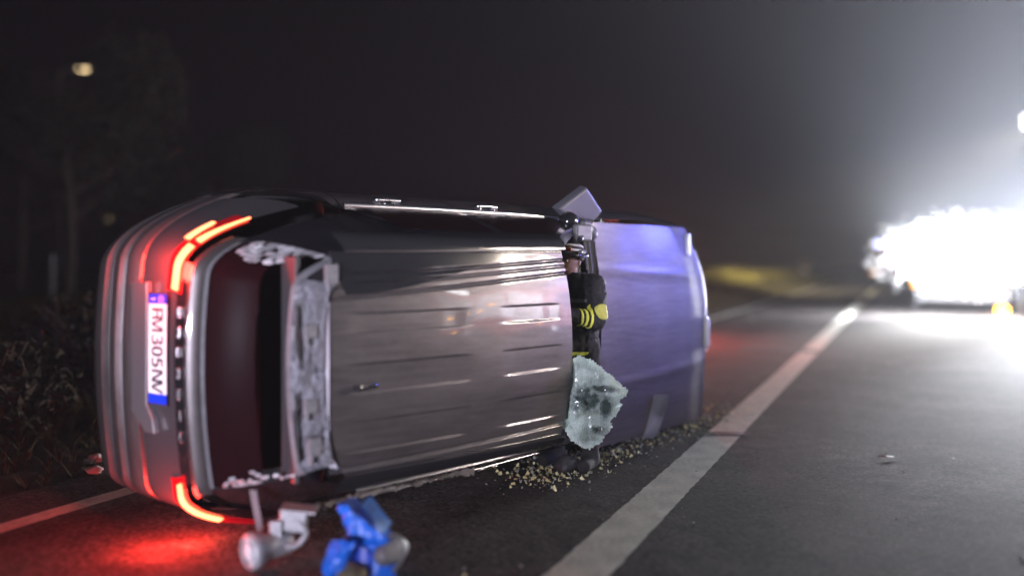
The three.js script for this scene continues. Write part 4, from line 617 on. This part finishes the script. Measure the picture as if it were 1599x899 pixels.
// ------------------------------------------------------------------ plants
{
  const blade = (() => { const l = []; const R = rng(9); for (let k = 0; k < 7; k++) { const a = R() * 6.28, lean = 0.15 + 0.5 * R(), h = 0.6 + 0.5 * R(), w = 0.02; const g = sheet(1, 3, (i, j) => { const r = lean * j * j; return [Math.cos(a) * r + (i - 0.5) * w * (1 - j) * -Math.sin(a) * 2, h * j * (1 - 0.25 * j), Math.sin(a) * r + (i - 0.5) * w * (1 - j) * Math.cos(a) * 2, i, j]; }); l.push(g); } return merge(l); })();
  const R = rng(21), n = 26000, I = new THREE.InstancedMesh(blade, std([1, 1, 1], 0.9), n), m4 = new THREE.Matrix4(), q = new THREE.Quaternion(), col = new THREE.Color();
  for (let k = 0; k < n; k++) { const d = -2 + 75 * R() ** 1.5, nn = -5.0 - 13 * R() ** 1.3, p = roadV(nn, d, vergeY(nn, d) - 0.02), s = (0.2 + 0.3 * R()) * (0.5 + 0.5 * smooth(-5, -6.2, nn)) * (1 + d / 80); q.setFromAxisAngle(V(0, 1, 0), R() * 6.28); m4.compose(p, q, V(s * 1.2, s, s * 1.2)); I.setMatrixAt(k, m4); const t = R(); I.setColorAt(k, col.setRGB(lerp(0.045, 0.11, t), lerp(0.045, 0.09, t), lerp(0.02, 0.035, t))); }
  I.name = 'verge_grass'; I.castShadow = I.receiveShadow = true; I.userData.kind = 'stuff'; I.userData.label = 'dry roadside grass on the verge'; I.userData.category = 'grass'; scene.add(I);

  const leafSet = (R, count, pos, size) => { const p = new Float32Array(count * 9), nrm = V(0, 0, 0), a = V(), b = V(); for (let k = 0; k < count; k++) { const c = pos(); a.set(R() - 0.5, R() - 0.5, R() - 0.5).normalize(); b.set(R() - 0.5, R() - 0.5, R() - 0.5).cross(a).normalize(); const s = size * (0.6 + 0.8 * R()); [c.clone().addScaledVector(a, s), c.clone().addScaledVector(a, -s * 0.6).addScaledVector(b, s * 0.5), c.clone().addScaledVector(a, -s * 0.6).addScaledVector(b, -s * 0.5)].forEach((v, i) => v.toArray(p, k * 9 + i * 3)); } const g = new THREE.BufferGeometry(); g.setAttribute('position', new THREE.BufferAttribute(p, 3)); g.computeVertexNormals(); return g; };
  function tree(n, d, h, w, seed, label, mat, leaves = 5200) {
    const g = thing('tree', label, 'tree'), R = rng(seed), y0 = vergeY(n, d); g.position.copy(roadV(n, d, y0));
    const limbs = [tube([[0, -0.1, 0], [0.1 * R(), h * 0.3, 0], [0.2 * (R() - 0.5), h * 0.62, 0.1]], 0.13, 12, 8)], tips = [];
    for (let k = 0; k < 11; k++) { const a = k * 2.4 + R(), y = h * (0.25 + 0.45 * R()), e = [Math.cos(a) * w * (0.4 + 0.5 * R()), y + h * (0.12 + 0.3 * R()), Math.sin(a) * w * (0.4 + 0.5 * R())]; limbs.push(tube([[0, y, 0], [e[0] * 0.5, y + (e[1] - y) * 0.35, e[2] * 0.5], e], 0.045, 8, 5)); tips.push(V(...e)); }
    mesh('trunk', limbs, std([0.07, 0.055, 0.045], 0.9), g);
    mesh('crown', leafSet(R, leaves, () => { const t = tips[Math.floor(R() * tips.length)], r = w * 0.42 * Math.cbrt(R()); const v = V(R() - 0.5, R() - 0.5, R() - 0.5).normalize().multiplyScalar(r); return v.add(t); }, 0.11), mat, g);
  }
  const dark = std([0.03, 0.034, 0.022], 0.95), dry = std([0.045, 0.04, 0.026], 0.9);
  tree(-20, 13, 6.5, 3.0, 1, 'dark broad tree at the left edge behind the tail lights', dark);
  tree(-27, 24, 7, 3.2, 3, 'tall dark tree far back on the left', dark);
  tree(-29, 17, 8, 3.4, 5, 'thin topped tree behind the broad one', dry);
  const shrub = (n, d, h, w, seed, label, group, mat) => { const g = thing('shrub', label, 'shrub', group), R = rng(seed); g.position.copy(roadV(n, d, vergeY(n, d))); const st = []; for (let k = 0; k < 7; k++) { const a = R() * 6.28; st.push(tube([[0, 0, 0], [Math.cos(a) * w * 0.3, h * 0.5, Math.sin(a) * w * 0.3], [Math.cos(a) * w * 0.6, h * 0.85, Math.sin(a) * w * 0.6]], 0.014, 6, 4)); } mesh('stem', st, std([0.09, 0.07, 0.05], 0.9), g); mesh('foliage', leafSet(R, 1500, () => { const a = R() * 6.28, r = w * Math.sqrt(R()), y = h * (0.1 + 0.9 * R()) * (1 - 0.5 * (r / w) ** 2); return V(Math.cos(a) * r, y, Math.sin(a) * r); }, 0.05), mat, g); };
  const yel = std([0.28, 0.24, 0.06], 0.8);
  [[-8.6, 37, 0.9, 1.5], [-8.2, 41, 0.8, 1.6], [-8.7, 45, 0.95, 1.7], [-8, 50, 0.7, 1.4], [-8.4, 57, 0.8, 1.8], [-7.6, 63, 0.7, 1.5]].forEach(([n, d, h, w], k) => shrub(n, d, h, w, 50 + k, ['low yellow bush nearest beyond the bonnet edge', 'second yellow bush along the far verge', 'widest yellow bush in the far row', 'fourth yellow bush before the pale marker post', 'yellow bush just left of the pale marker post', 'small yellow bush right behind the pale marker post'][k], 'yellow scrub along the far verge', yel));
  [[-6.6, 3.6, 0.8, 0.7], [-7.6, 5.2, 1.0, 0.9], [-6.4, 6.4, 0.7, 0.7], [-8.8, 7.5, 1.1, 1.0]].forEach(([n, d, h, w], k) => shrub(n, d, h, w, 80 + k, ['dull low shrub at the frame edge before the others', 'dull rounded shrub beside the bumper', 'smallest dull shrub right behind the bumper', 'tallest dull shrub at the back of the near verge'][k], 'dull shrubs on the near verge', dry));
}
renderer.render(scene, camera);
